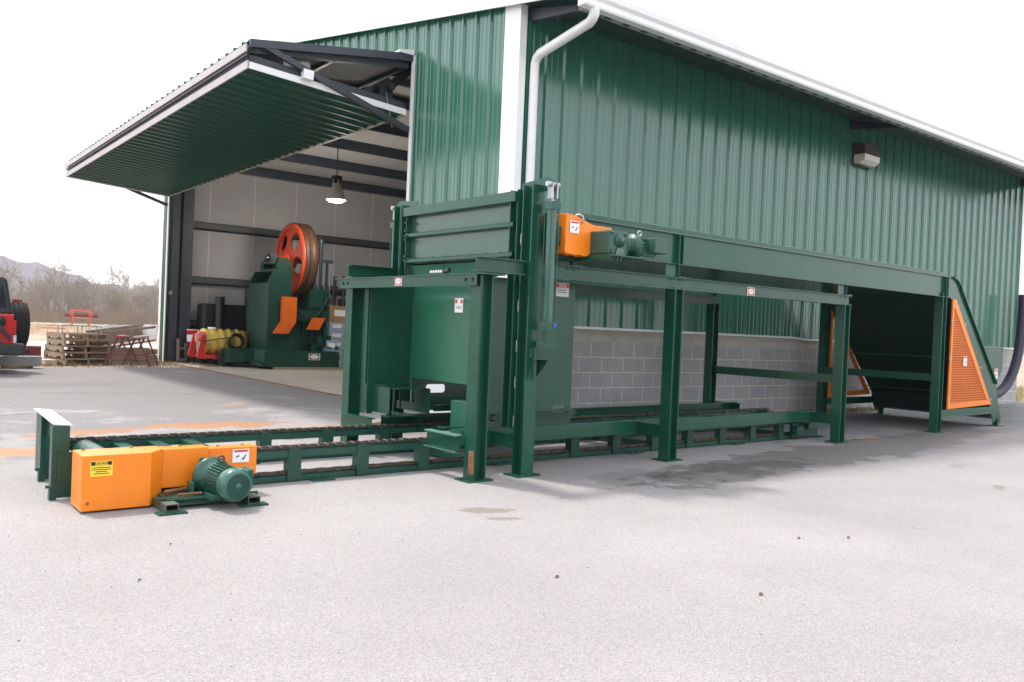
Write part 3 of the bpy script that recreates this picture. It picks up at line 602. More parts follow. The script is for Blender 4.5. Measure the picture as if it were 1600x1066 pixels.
# trough
yt = .05
b = MB(); b.box((1.10, yt, 1.885), (8.40, yt+.006, 2.165)).box((1.10, yt-.035, 2.165), (8.42, yt+.006, 2.171)).box((1.10, yt-.03, 1.880), (8.42, yt+.006, 1.886)); tr = mb(b, 'trough_side'); mb(MB().box((1.12, yt-.038, 2.1715), (8.42, yt-.030, 2.1755)).box((1.12, yt+.058, 2.236), (8.5, yt+.062, 2.240)), 'rim_highlight', EDGE_HI)  # thin pale strips paint the edge highlight along the trough rims
b = MB(); b.box((.65, W_-.06, 1.885), (8.40, W_-.054, 2.165)).box((.65, W_-.054, 2.165), (8.42, W_-.01, 2.171)); mb(b, 'trough_side')
mb(MB().box((.65, yt+.006, 1.90), (8.5, W_-.06, 1.912)).box((.65, yt+.006, 2.10), (8.5, W_-.06, 2.112)), 'trough_floor')
mb(MB().box((1.05, yt+.06, 2.112), (8.5, yt+.07, 2.235)).box((1.05, W_-.13, 2.112), (8.5, W_-.12, 2.235)), 'belt_cleat_guard')
for x in (2.37, 4.05, 8.32):
    if x in (4.05,): continue
    b = MB(); b.box((x-.035, yt-.045, 1.89), (x-.028, yt-.001, 2.165)).box((x+.028, yt-.045, 1.89), (x+.035, yt-.001, 2.165)).box((x-.028, yt-.012, 1.89), (x+.028, yt-.001, 2.165))
    sf = mb(b, 'splice_bracket')
    b = MB()
    for z in (1.93, 2.02, 2.11): b.tube((x, yt-.012, z), (x, yt-.025, z), .012, n=6, smooth=False)
    mb(b, 'bolt', None, sf)
for x in (1.0, 2.42, 5.62):
    for y in (.02, W_-.14): mb(MB().box((x-.05, y, 1.760), (x+.06, y+.12, 1.768)).box((x-.03, y+.03, 1.768), (x-.022, y+.1, 1.90)).box((x-.2, y+.05, 1.768), (x+.0, y+.058, 1.90)), 'support_bracket')
# frame bolts under the beam flange
b = MB()
for x in (.95, 1.03, 2.32, 2.46, 5.55, 5.66): b.tube((x, .035, 1.745), (x, .035, 1.728), .011, n=6, smooth=False)
mb(b, 'bolt')
# drive head
hd = mb(MB().box((.62, .0, 1.80), (.95, .006, 2.17)).box((.62, .0, 1.80), (.63, W_, 2.17)), 'head_plate', mat('dark_head_steel', (.012, .03, .024, 1), .4))
mb(MB().lathe([(.0, .0), (.10, .0), (.13, .01), (.13, .05), (.09, .055), (.09, .09), (0, .09)], (.72, .0, 1.98), (0, -1, 0)), 'sprocket', mat('dark_head_steel', (0, 0, 0, 1)), hd)
b = MB(); b.prism([(.685, 1.845), (.685, 2.165), (.80, 2.155), (.93, 2.12), (1.02, 2.095), (.975, 1.845)], 'y', -.15, -.03); b.prism([(.93, 1.88), (.93, 2.12), (1.04, 2.105), (1.255, 2.105), (1.255, 1.88)], 'y', -.12, -.025)
hg = mb(b, 'head_guard', ORANGE, bevel=.006); hg['label'] = 'orange drive guard beside the lift gate'
mb(MB().prism([(.70, 1.838), (.70, 1.85), (.95, 1.85), (.95, 1.838), (.90, 1.828), (.88, 1.838), (.82, 1.838), (.80, 1.83), (.76, 1.838)], 'y', -.15, -.04), 'guard_lip', ORANGE, hg)
mb(MB().path([(.86, -.152, 2.10), (.86, -.175, 2.12), (.845, -.17, 2.16), (.83, -.15, 2.17), (.82, -.12, 2.165)], .008, 8), 'latch_strap', GALV, hg)
sticker(MC, (.775, -.1535, 2.065), (1, 0, 0), (0, 0, 1), .105, .10, 'red_top', 'white red-headed pictogram notice on the upper orange guard')
mb(MB().box((.95, -.40, 1.835), (1.42, yt, 1.847)).box((.95, -.40, 1.80), (.957, yt, 1.835)), 'gearbox_shelf')
gb = mb(MB().box((.97, -.37, 1.849), (1.19, -.13, 2.045)), 'gearbox', mat('gearbox_green', (.022, .075, .055, 1), .35, var=.2), bevel=.012)
mb(MB().lathe([(.055, 0), (.055, .012), (.038, .014), (.038, .03), (0, .034)], (1.09, -.37, 1.965), (0, -1, 0)), 'shaft_cap', None, gb)
b = MB()
for q in ((1.0, 2.025), (1.165, 2.02), (1.0, 1.87), (1.165, 1.87)): b.tube((q[0], -.37, q[1]), (q[0], -.385, q[1]), .013, n=6, smooth=False)
mb(b, 'bolt', None, gb)
mb(MB().prism([(1.04, 1.85), (1.06, 1.905), (1.13, 1.905), (1.16, 1.85)], 'y', -.381, -.371), 'foot_pad', mat('gate_grey_green', (0, 0, 0, 1)), gb)
for q in (1.10, 1.14): mb(MB().box((q-.02, -.36, 1.80), (q-.005, -.345, 1.835)), 'foot_bolt', None, gb)
gc = (1.19, -.25, 1.945)
mo = mb(MB().lathe([(0, 0), (.08, 0), (.08, .03), (.105, .035), (.105, .055), (.074, .06), (.074, .17), (.112, .175), (.112, .20), (.07, .205), (.078, .25), (.078, .44), (.06, .47), (0, .47)], gc, (1, 0, 0)), 'gear_motor', mat('gearbox_green', (0, 0, 0, 1)))
b = MB()
for k in range(5): b.lathe([(.074, .08+k*.018), (.084, .083+k*.018), (.084, .089+k*.018), (.074, .092+k*.018)], gc, (1, 0, 0))
for k in range(16):
    a = k*math.pi/8; b.cbox((gc[0]+.335, gc[1]+.082*math.cos(a), gc[2]+.082*math.sin(a)), (.16, .004 if abs(math.sin(a)) > .7 else .016, .016 if abs(math.sin(a)) > .7 else .004))
mb(b, 'cooling_fin', None, mo)
mb(MB().box((1.50, -.41, 1.90), (1.66, -.31, 2.03)), 'junction_box', mat('gearbox_green', (0, 0, 0, 1)), mo, bevel=.008)
mb(MB().lathe([(.022+.007*math.cos(a), .007*math.sin(a)) for a in [i*math.pi/4 for i in range(9)]], (1.47, -.25, 2.07), (0, 1, 0), n=16), 'lifting_eye', GALV, mo)
# incline section
side = [(8.40, 1.885), (8.40, 2.165), (8.55, 2.185), (8.66, 2.155), (8.78, 2.09), (8.86, 2.0), (10.30, .66), (10.42, .42), (10.58, .12), (10.55, .03), (10.42, .10), (10.28, .06), (10.16, .22), (10.10, .40), (8.62, 1.80), (8.50, 1.885)]
for y in (yt-.01, W_-.06): mb(MB().prism(side, 'y', y, y+.008), 'incline_side')
b = MB(); b.prism([(8.55, 2.19), (8.67, 2.16), (8.79, 2.095), (8.87, 2.0), (10.31, .665), (10.29, .65), (8.85, 1.985), (8.78, 2.075), (8.66, 2.14), (8.55, 2.17)], 'y', yt-.045, yt+.07); mb(b, 'incline_flange')
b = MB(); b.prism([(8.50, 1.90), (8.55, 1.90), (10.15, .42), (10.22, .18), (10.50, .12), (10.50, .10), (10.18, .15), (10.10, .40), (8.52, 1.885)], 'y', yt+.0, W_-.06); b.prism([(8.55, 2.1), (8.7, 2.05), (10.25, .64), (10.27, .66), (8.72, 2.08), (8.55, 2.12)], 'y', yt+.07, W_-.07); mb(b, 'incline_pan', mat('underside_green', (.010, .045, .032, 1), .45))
mb(MB().box((9.35, yt+.02, 1.02), (9.41, W_-.08, 1.04)).box((9.9, yt+.02, .48), (9.96, W_-.08, .5)), 'pan_stiffener')
for y in (yt, W_-.09):
    mb(MB().box((8.36, y-.02, .205), (10.20, y+.0, .31)).box((8.36, y-.05, .205), (10.20, y-.02, .212)), 'lower_rail')
    f = mb(MB().box((10.44, y-.02, 0.012), (10.452, y+.06, .12)).box((10.35, y+.02, .012), (10.55, y+.03, .12)), 'incline_foot'); mb(MB().box((10.33, y-.06, 0), (10.62, y+.10, .012)), 'base_plate', None, f)
    mb(MB().prism([(9.62, 1.21), (10.62, 1.21), (10.60, .86), (10.30, .54), (10.22, .66)], 'y', y+.02, y+.028), 'hopper_side')
mb(MB().box((10.60, yt+.02, .86), (10.61, W_-.06, 1.21)).prism([(10.60, .86), (10.30, .54), (10.31, .53), (10.61, .85)], 'y', yt+.02, W_-.06), 'hopper_back')
sticker(MC, (10.33, yt-.001, .83), (1, 0, 0), (0, 0, 1), .16, .16, 'danger', 'small red and white notice on the infeed hopper side')
# triangular mesh guards
for y, s in ((yt-.02, -1), (W_-.02, 1)):
    xl = 8.54 if s < 0 else 8.74
    tri = [(xl+.02, 1.86 if s < 0 else 1.76), (8.66, 1.86), (10.12, .345), (xl, .315)]
    inn = [(xl+.06, 1.74 if s < 0 else 1.6), (xl+.09, 1.74 if s < 0 else 1.58), (9.93, .415), (xl+.07, .390)]
    b = MB(); n4 = len(tri)
    for i in range(4):
        j = (i+1) % 4; q = [tri[i], tri[j], inn[j], inn[i]]; b.prism(q, 'y', y-.012, y+.012)
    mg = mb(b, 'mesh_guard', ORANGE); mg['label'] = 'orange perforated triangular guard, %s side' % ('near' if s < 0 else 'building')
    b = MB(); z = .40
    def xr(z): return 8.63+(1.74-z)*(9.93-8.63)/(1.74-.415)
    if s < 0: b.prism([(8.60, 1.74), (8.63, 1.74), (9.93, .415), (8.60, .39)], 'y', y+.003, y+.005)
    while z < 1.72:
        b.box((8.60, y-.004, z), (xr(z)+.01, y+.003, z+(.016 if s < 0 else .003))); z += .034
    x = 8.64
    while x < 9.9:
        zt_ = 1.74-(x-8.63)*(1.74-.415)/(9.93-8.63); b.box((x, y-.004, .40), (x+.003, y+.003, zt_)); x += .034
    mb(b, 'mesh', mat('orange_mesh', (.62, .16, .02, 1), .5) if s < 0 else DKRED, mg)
    b = MB()
    for q in ((8.545, 1.55), (8.545, 1.02), (8.54, .45), (9.0, 1.52), (9.62, .9), (10.08, .42)): b.box((q[0]-.025, y-.02, q[1]-.012), (q[0]+.02, y-.012, q[1]+.012))
    mb(b, 'clip', GALV, mg)
sticker(MC, (9.05, yt-.036, 1.02), (1, 0, 0), (0, 0, 1), .13, .14, 'red_top', 'small white notice on the orange mesh guard')
sticker(MC, (-.0865, 1.13, 1.583), (0, -1, 0), (0, 0, 1), .115, .078, 'oval', 'oval red symbol sticker on the front cross beam')
sticker(MC, (3.62, .0615, 1.712), (1, 0, 0), (0, 0, 1), .135, .088, 'oval', 'oval red symbol sticker on the long top beam')
sticker(MC, (1.27, .4835, 1.585), (1, 0, 0), (0, 0, 1), .165, .125, 'danger', 'red and white warning sticker on the enclosure wall')
# splice flat bar lying on ground near third leg is separate

# ------------------------------------------------------------------ chain conveyor on the ground
CC = thing('chain_conveyor', (1.06, 5.85, 0), 'low green two-rail chain conveyor lying on the asphalt with orange drive guard', 'conveyor', rz=R(.9))
CO = (1.06, 5.85, 0)
def cb(b, name, mt=None, parent=CC, **k): return b.build(name, mt or G_DULL, parent, off=CO, **k)
PIN = mat('worn_roller_steel', (.17, .14, .115, 1), .35, metal=.6, var=.3, nscale=20)
def rail(y0, x0, x1, up_=1.0):
    """ladder like rail; outer face at y0, 80 mm thick"""
    y1 = y0+.085; b = MB()
    b.box((x0, y0+.01, .0), (x1, y0+.018, .055)).box((x0, y0+.01, .0), (x1, y1, .008)).box((x0, y0+.01, .047), (x1, y1-.02, .055)).box((x0, y1-.008, .0), (x1, y1, .05))
    b.box((x0, y0+.004, .185), (x1, y0+.012, .245)).box((x0, y0+.004, .235), (x1, y1, .245)).box((x0, y1-.008, .185), (x1, y1, .245))
    o = cb(b, 'rail'); x = 1.97 if y0 < 6.2 else 1.55
    while x < x1-.1:
        v = MB(); v.box((x, y0-.004, .008), (x+.105, y0+.004, .238)).box((x, y0+.004, .05), (x+.008, y1-.008, .20)).box((x+.097, y0+.004, .05), (x+.105, y1-.008, .20)).box((x+.01, y0-.006, .238), (x+.095, y0+.01, .249))
        cb(v, 'upright', None, o); x += .572
    for x in [x0+1.3+1.72*i for i in range(5)]:
        f = MB(); f.box((x, y0-.07, 0), (x+.18, y0+.02, .01)).tube((x+.05, y0-.03, .01), (x+.05, y0-.03, .025), .012, n=6).tube((x+.13, y0-.03, .01), (x+.13, y0-.03, .025), .012, n=6); cb(f, 'foot_plate', None, o)
    # chain on the top flange and the return strand in the bottom channel
    for zc, nm in ((.258, 'chain'), (.067, 'return_chain')):
        ch = MB(); pn = MB(); x = x0+.02; k = 0
        while x < x1:
            ln = .075; yy = y0+.032
            if k % 2 == 0: ch.cbox((x+ln/2, yy-.004, zc), (ln*1.05, .007, .024)).cbox((x+ln/2, yy+.034, zc), (ln*1.05, .007, .024))
            else: ch.cbox((x+ln/2, yy+.004, zc), (ln*1.05, .006, .022)).cbox((x+ln/2, yy+.026, zc), (ln*1.05, .006, .022))
            if zc > .2: pn.tube((x, yy-.014, zc+.004), (x, yy+.044, zc+.003), .0105, n=6, cap=True, smooth=False)
            x += ln; k += 1
        co = cb(ch, nm, CHAIN, o)
        if zc > .2: cb(pn, 'chain_roller', PIN, co)['kind'] = 'stuff'
    return o
rn = rail(5.85, 1.42, 9.45); rf = rail(6.76, 1.20, 9.95)
for x in (1.55, 1.80, 2.05): cb(MB().box((x, 5.93, .17), (x+.09, 6.77, .225)), 'cross_tie')
for x in (4.2, 6.6, 9.0): cb(MB().box((x, 5.93, .02), (x+.09, 6.77, .08)), 'cross_tie')
# drive end
b = MB(); b.box((1.16, 5.72, .03), (1.75, 5.735, .33)).box((1.16, 5.845, .02), (1.75, 5.855, .26)); cb(b, 'drive_side_plate')
cb(MB().lathe([(0, 0), (.09, 0), (.09, .9), (0, .9)], (1.36, 5.86, .17), (0, 1, 0), n=20), 'head_shaft')
cb(MB().lathe([(.12, 0), (.12, .04)], (1.36, 5.87, .17), (0, 1, 0), n=20).lathe([(0, 0), (.12, 0)], (1.36, 5.87, .17), (0, 1, 0), n=20).lathe([(.12, 0), (.12, .04)], (1.36, 6.77, .17), (0, 1, 0), n=20), 'sprocket', CHAIN)
# bump stop at the end: two upright channels and a folded cap plate, lit top painted white
for y, x0 in ((5.93, .995), (6.62, 1.05)):
    cb(MB().box((x0, y, .04), (x0+.006, y+.07, .465)).box((x0+.006, y, .04), (x0+.10, y+.006, .465)).box((x0+.03, y-.012, .012), (x0+.17, y-.004, .30)), 'stop_post')
    cb(MB().box((x0-.01, y-.02, 0), (x0+.03, y+.03, .09)).tube((x0-.03, y, .085), (x0+.03, y, .085), .010), 'anchor_lug')
cb(MB().box((1.085, 5.96, .32), (1.092, 6.85, .46)).box((1.06, 6.66, .04), (1.066, 6.86, .46)), 'stop_board')
cp = cb(MB().sheet([(.995, 5.92, .478), (1.105, 5.92, .468), (1.155, 6.87, .468), (1.045, 6.90, .478)], .006, (0, 0, 1)), 'stop_cap', mat('lit_cap_plate', (.66, .66, .70, 1), .35, var=.04)); cp['label'] = 'pale cap of the end stop, coloured as if lit from above'
cb(MB().box((1.083, 6.10, .34), (1.0848, 6.18, .43)), 'sticker', WHITEP)
# orange guard
b = MB()
fr_ = [(1.065, .012), (1.065, .335), (1.455, .335), (1.455, .012)]
b.prism([(1.065, 5.43), (1.455, 5.43), (1.56, 5.56), (1.56, 5.70), (1.065, 5.70)], 'z', .012, .345)
og = cb(b, 'drive_guard', ORANGE, bevel=.005); og['label'] = 'orange sheet metal guard over the chain drive'
cb(MB().box((1.561, 5.575, .085), (1.86, 5.70, .338)), 'guard_middle', ORANGE, og, bevel=.008)
cb(MB().box((1.866, 5.60, .13), (2.20, 5.70, .325)), 'guard_end', ORANGE, og, bevel=.008)
for x, z in ((1.12, .340), (1.40, .340), (1.70, .335), (1.95, .32), (2.12, .32)): cb(MB().tube((x, 5.67, z), (x, 5.67, z+.012), .010, n=6), 'guard_screw', RUST, og)
cb(MB().tube((1.10, 5.43, .06), (1.10, 5.425, .06), .01, n=6), 'guard_screw', RUST, og)
sticker(CC, Vector((1.17, 5.4285, .265))-Vector(CO), (1, 0, 0), (0, 0, 1), .125, .092, 'caution', 'yellow and black caution sticker')
sticker(CC, Vector((2.085, 5.598, .262))-Vector(CO), (1, 0, 0), (0, 0, 1), .115, .09, 'red_top', 'white pictogram sticker with red heading')
# motor with its base
MG = mat('motor_green', (.020, .085, .062, 1), .26, var=.2, nscale=6, bump=.06, bscale=30)
mx, mz = 1.90, .165; A0 = 5.50
m_axis = (0.11, -1, -.03)
mt_ = cb(MB().lathe([(0, -.02), (.115, 0), (.125, .02), (.125, .05), (.105, .055), (.10, .10), (.085, .11), (.083, .30), (.0, .30)], (mx-.06, A0, mz), m_axis, n=32), 'drive_motor', MG)
b = MB(); axv = Vector(m_axis).normalized(); e1 = axv.cross(Vector((0, 0, 1))).normalized(); e2 = e1.cross(axv)
for k in range(30):
    a = k*math.pi/15; rr = e1*math.cos(a)+e2*math.sin(a); c0 = Vector((mx-.06, A0, mz))+axv*.205+rr*.092
    b.bar(c0-axv*.09, c0+axv*.09, .004, .024, rr)
cb(b, 'cooling_fin', None or MG, mt_)
fc = cb(MB().lathe([(.088, .295), (.100, .30), (.106, .32), (.106, .365), (.098, .39), (.085, .402), (.078, .404)], (mx-.06, A0, mz), m_axis, n=36), 'fan_cover', mat('fan_cover_green', (.034, .115, .088, 1), .20), mt_)
g0 = Vector((mx-.06, A0, mz))+axv*.404
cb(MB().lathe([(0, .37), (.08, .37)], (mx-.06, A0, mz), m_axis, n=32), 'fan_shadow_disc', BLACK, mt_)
b = MB(); q = -.078
while q <= .079:
    hh = math.sqrt(max(0, .080**2-q*q)); b.bar(g0+e1*q-e2*hh, g0+e1*q+e2*hh, .0028, .003, axv); b.bar(g0+e2*q-e1*hh, g0+e2*q+e1*hh, .0028, .003, axv); q += .0105
b.lathe([(0, .407), (.020, .406), (.020, .402)], (mx-.06, A0, mz), m_axis, n=20); cb(b, 'fan_grille', mat('fan_cover_green', (0, 0, 0, 1)), mt_)
jc = Vector((mx-.06, A0, mz))+axv*.20+e1*(-.0)
cb(MB().cbox((mx+.075, A0-.22, mz+.01), (.07, .14, .11), rz=R(-3)).cbox((mx+.115, A0-.22, mz+.01), (.02, .15, .12), rz=R(-3)), 'junction_box', MG, mt_, bevel=.006)
cb(MB().lathe([(.020+.006*math.cos(a), .006*math.sin(a)) for a in [i*math.pi/4 for i in range(9)]], (mx-.04, A0-.15, mz+.125), (0, 1, 0), n=16), 'lifting_eye', STEEL_D, mt_)
cb(MB().sheet([(mx-.20, A0+.01, .06), (mx+.08, A0+.01, .06), (mx+.06, A0+.01, .12), (mx+.0, A0+.01, .28), (mx-.12, A0+.01, .28), (mx-.18, A0+.01, .12)], .015, (0, -1, 0)).box((mx-.20, A0-.10, .055), (mx-.185, A0, .14)).box((mx-.12, A0-.12, .055), (mx-.105, A0, .10)), 'motor_foot', MG, mt_)
cb(MB().bar((mx-.12, A0-.17, .07), (mx-.12, A0-.30, .07), .04, .01).box((mx-.15, A0-.30, .06), (mx-.09, A0-.18, .09)), 'motor_foot', MG, mt_)
bs = cb(MB().box((1.48, 5.32, .035), (2.06, 5.40, .065)).box((1.48, 5.32, .02), (2.10, 5.325, .07)).box((1.48, 5.50, .03), (2.06, 5.60, .055)).box((1.52, 5.30, .058), (1.95, 5.58, .066)), 'motor_base')
for x in (1.52, 2.03):
    b = MB(); yy0, yy1 = 5.20, 5.70; b.box((x-.04, yy0, .012), (x+.04, yy1, .018)).box((x-.04, yy0, .052), (x+.04, yy1, .058)).box((x-.04, yy0, .018), (x-.034, yy1, .052)).box((x+.034, yy0, .018), (x+.04, yy1, .052))
    s_ = cb(b, 'skid_tube', mat('worn_green_tube', (.03, .075, .055, 1), .6, c2=(.10, .09, .06, 1), nscale=9), bs); cb(MB().box((x-.085, 5.17, 0), (x+.085, 5.26, .011)), 'skid_foot', None, s_)
cb(MB().tube((1.55, 5.46, .085), (1.72, 5.52, .085), .012).tube((1.60, 5.36, .08), (1.75, 5.36, .08), .008), 'tension_screw', RUST, bs)
# take-up ends
cb(MB().box((9.05, 5.80, .03), (9.62, 5.84, .20)).box((9.28, 5.72, .185), (9.78, 5.84, .205)).box((9.28, 5.72, .13), (9.78, 5.728, .19)).cbox((9.12, 5.77, .12), (.14, .07, .10)).tube((9.0, 5.76, .12), (9.5, 5.76, .12), .012), 'take_up')
cb(MB().box((9.60, 6.70, .04), (10.25, 6.75, .20)).cbox((9.85, 6.70, .2), (.16, .09, .09)).box((9.9, 6.66, .17), (10.3, 6.75, .20)).tube((9.5, 6.69, .20), (10.2, 6.69, .20), .012), 'take_up')
for y0 in (5.885, 6.795): cb(MB().lathe([(.0, 0), (.125, 0), (.125, .04), (0, .04)], (9.45 if y0 < 6 else 9.95, y0, .14), (0, 1, 0), n=20), 'tail_sprocket', CHAIN)

# ------------------------------------------------------------------ things on the yard
tag(MB().sheet([(0, 0, 0), (.36, -.10, 0), (.37, -.045, 0), (.01, .05, 0)], .012, (0, 0, 1)).build('flat_bar', mat('rusty_flat_bar', (.22, .08, .045, 1), .8, var=.3), loc=(9.87, 5.55, .001)), 'rusty flat steel bar on the asphalt by the third tall leg', 'steel bar')
tag(MB().box((0, 0, .02), (.03, .92, .66)).box((-.01, .06, .3), (0, .08, .42)).build('board', WHITEP, loc=(UG-.14, 8.97, .0)), 'white board standing behind the chain conveyor near the building corner', 'board')
# black corrugated hose at the far corner
hs = MB(); pts = [(20.53, 7.76, 2.46), (20.52, 7.75, 2.3), (20.48, 7.74, 1.9), (20.33, 7.72, 1.26), (20.05, 7.70, .78), (19.65, 7.70, .42), (19.15, 7.70, .26), (18.5, 7.70, .20)]
sm = []
for i in range(len(pts)-1):
    for k in range(6):
        t = k/6; P0 = pts[max(i-1, 0)]; P1 = pts[i]; P2 = pts[i+1]; P3 = pts[min(i+2, len(pts)-1)]
        sm.append(tuple(.5*((2*P1[j])+(-P0[j]+P2[j])*t+(2*P0[j]-5*P1[j]+4*P2[j]-P3[j])*t*t+(-P0[j]+3*P1[j]-3*P2[j]+P3[j])*t**3) for j in range(3)))
hs.path(sm, .10, 14); tag(hs.build('hose', CONDUIT), 'thick dark hose curving down to the ground at the far wall corner', 'hose')
tag(MB().cbox((0, 0, .05), (1.0, .14, .10), rz=.1).build('timber_block', WOOD, loc=(3.9, 8.15, 0)), 'weathered timber lying on the asphalt just behind the far rail', 'timber')
tag(MB().cbox((0, 0, .04), (.5, .2, .08), rz=.5).build('timber_block', mat('pale_wood', (.5, .42, .34, 1), .8, var=.15), loc=(4.75, 8.6, 0)), 'short pale timber on the asphalt between the far rail and the gable wall', 'timber')
# scattered litter specks
for i, (x, y, s, l_) in enumerate(((2.72, 3.04, .016, 'dark leaf on the asphalt nearest the camera centre'), (3.38, 2.34, .018, 'reddish brown leaf on the pale asphalt in the foreground'), (4.55, 2.9, .016, 'dark leaf on the asphalt right of centre, left of a matching pair'), (4.85, 2.75, .016, 'dark leaf on the asphalt, right one of a pair'), (1.03, 3.95, .011, 'small dark stone in front of the orange guard'), (1.32, 4.5, .009, 'tiny dark stone close to the skid foot of the motor'))):
    tag(MB().add([(-s, -s*.4, .003), (0, -s*.6, .006), (s, 0, .004), (s*.2, s*.6, .010), (-s*.7, s*.3, .003), (0, 0, .014)], [(0,1,5), (1,2,5), (2,3,5), (3,4,5), (4,0,5)]).build('leaf' if i < 4 else 'stone', mat('dead_leaf', (.12, .07, .055, 1), .8, var=.4, nscale=30) if i < 4 else mat('dark_stone', (.06, .055, .06, 1), .8), loc=(x, y, 0)), l_, 'leaf' if i < 4 else 'stone')
# pallets: five in a stack
def pallet_parts():
    o = thing('pallet', (0, 0, 0), 'x', 'pallet', 'wooden pallets stacked at the yard edge')
    b = MB()
    for k in range(7): b.box((-.5, -.60+k*.185, .122), (.5, -.60+k*.185+.09+.01*(k % 3), .140))
    b.build('top_board', WOOD, o)
    b = MB()
    for y in (-.60, -.05, .51): b.box((-.5, y, .0), (.5, y+.09, .018))
    b.build('bottom_board', WOOD, o)
    for x in (-.5, -.02, .46):
        b = MB(); b.prism([(-.60, .018), (-.60, .122), (.60, .122), (.60, .018), (.45, .018), (.42, .05), (.22, .05), (.19, .018), (-.19, .018), (-.22, .05), (-.42, .05), (-.45, .018)], 'x', x, x+.04); b.build('stringer', WOOD, o)
    return o
P0 = pallet_parts(); pal_l = ['grey wooden pallet at the bottom of the stack of five', 'wooden pallet second from the bottom of the stack', 'wooden pallet in the middle of the stack of five', 'wooden pallet second from the top of the stack', 'topmost wooden pallet of the stack of five']
for i in range(5):
    o = P0 if i == 0 else dup(P0)
    o.location = (4.07+random.uniform(-.04, .04), 21.45+random.uniform(-.05, .05), .0+.142*i); o.rotation_euler = (0, 0, R(10+random.uniform(-3, 3))); o['label'] = pal_l[i]
# wire basket frame on top
b = MB()
for p, q in (((-.35, -.3, 0), (.45, -.3, 0)), ((-.35, -.3, .17), (.45, -.3, .17)), ((-.35, .2, .17), (.45, .2, .17))): b.bar(p, q, .02, .02)
for x in (-.35, .05, .45): b.bar((x, -.3, 0), (x, -.3, .17), .02, .02); b.bar((x, -.3, .17), (x, .2, .17), .02, .02); b.bar((x, .2, 0), (x, .2, .17), .02, .02)
tag(b.build('basket_rim', GALV, loc=(4.0, 21.35, .712)), 'low light metal basket rim lying on top of the pallet stack', 'basket')
tag(MB().cbox((0, 0, .05), (.25, .5, .10), rz=.2).build('timber_block', mat('pale_wood', (.5, .42, .34, 1), .8, var=.15), loc=(3.40, 21.3, 0)), 'pale wooden block against the left side of the pallet stack', 'timber')
# two stacks of plain boards / crate with open top tipped
cr = thing('steel_crate', (5.0, 21.75, .62), 'open grey crate tipped on timbers behind the sawhorses', 'crate', rz=R(8))
CRM = mat('weathered_crate', (.16, .12, .09, 1), .8, c2=(.34, .29, .24, 1), nscale=5)
MB().prism([(-.62, .10), (.72, .30), (.72, .34), (-.62, .14)], 'y', .40, .44).prism([(-.62, -.28), (.72, -.05), (.72, .30), (-.62, .10)], 'y', .40, .42).build('back_panel', CRM, cr)
MB().prism([(-.62, .06), (.70, .26), (.70, .32), (-.62, .12)], 'y', -.42, -.38).prism([(-.62, -.28), (.70, -.05), (.70, -.01), (-.62, -.24)], 'y', -.42, -.38).prism([(-.62, -.28), (-.56, -.28), (-.56, .12), (-.62, .12)], 'y', -.42, -.38).build('front_rail', CRM, cr)
MB().prism([(-.62, -.28), (.72, -.05), (.72, -.03), (-.62, -.26)], 'y', -.42, .42).build('base', CRM, cr)
MB().add([(.70, -.42, -.04), (.70, .42, -.04), (.76, .42, .34), (.76, -.42, .34), (.715, -.42, -.04), (.715, .42, -.04), (.775, .42, .34), (.775, -.42, .34)], [(0,1,2,3), (7,6,5,4), (0,4,5,1), (1,5,6,2), (2,6,7,3), (3,7,4,0)]).build('end_flap', mat('pale_flap', (.5, .48, .46, 1), .5), cr)
cb2 = MB()
for y in (-.4, .3):
    for z in (0, .14, .28): cb2.cbox((0, y, .07+z), (1.5, .14, .12), rz=.05)
tag(cb2.build('timber', WOOD, loc=(4.98, 21.55, -.03)), 'stacked grey timbers carrying the tipped crate', 'timber')
def sawhorse():
    o = thing('sawhorse', (0, 0, 0), 'x', 'sawhorse', 'red steel sawhorses')
    MB().box((-.07, -.40, .66), (.07, .40, .70)).build('top_rail', REDPAINT, o)
    for y in (-.36, .36):
        for s in (-1, 1): MB().bar((s*.03, y, .66), (s*.30, y+.02, 0), .045, .03).build('leg', DKRED, o)
        MB().bar((-.2, y+.01, .27), (.2, y+.01, .27), .03, .03).build('brace', DKRED, o)
    return o
S0 = sawhorse(); S0.location = (4.86, 20.8, 0); S0.rotation_euler = (0, 0, R(-24)); S0['label'] = 'red steel sawhorse with red top, left of the two'
S1 = dup(S0, (5.27, 20.8, 0), R(-30), 'steel sawhorse with worn pale top, right of the two')
for c in S1.children:
    if c.name.startswith('top_rail'): c.data = c.data.copy(); c.data.materials[0] = mat('worn_pale_top', (.55, .45, .46, 1), .5)
tag(MB().cbox((0, 0, .22), (.42, .35, .34)).cbox((.42, .1, .2), (.40, .3, .34)).build('scrap_box', DKRED, loc=(2.75, 21.9, .0)), 'dark red steel boxes behind the pallet stack', 'box')
# long steel beam on cribbing by the vehicle
tag(MB().cbox((0, 0, 0), (4.6, .22, .20)).cbox((1.75, .05, .14), (.25, .2, .10), ry=.4).build('steel_beam', mat('grey_beam', (.30, .31, .32, 1), .55, var=.15), loc=(.72, 19.6, .15)), 'long grey steel beam on timber blocks behind the red vehicle', 'beam')
for i, x in enumerate((-.6, 1.7, 2.6)):
    tag(MB().cbox((0, 0, .03), (.5, .3, .06), rz=.3*i).build('cribbing_block', WOOD, loc=(x, 19.6, 0)), ('wooden block under the grey beam, far left', 'wooden block under the grey beam below the vehicle bumper', 'wooden block at the right end of the grey beam')[i], 'timber', 'blocks under the grey beam')
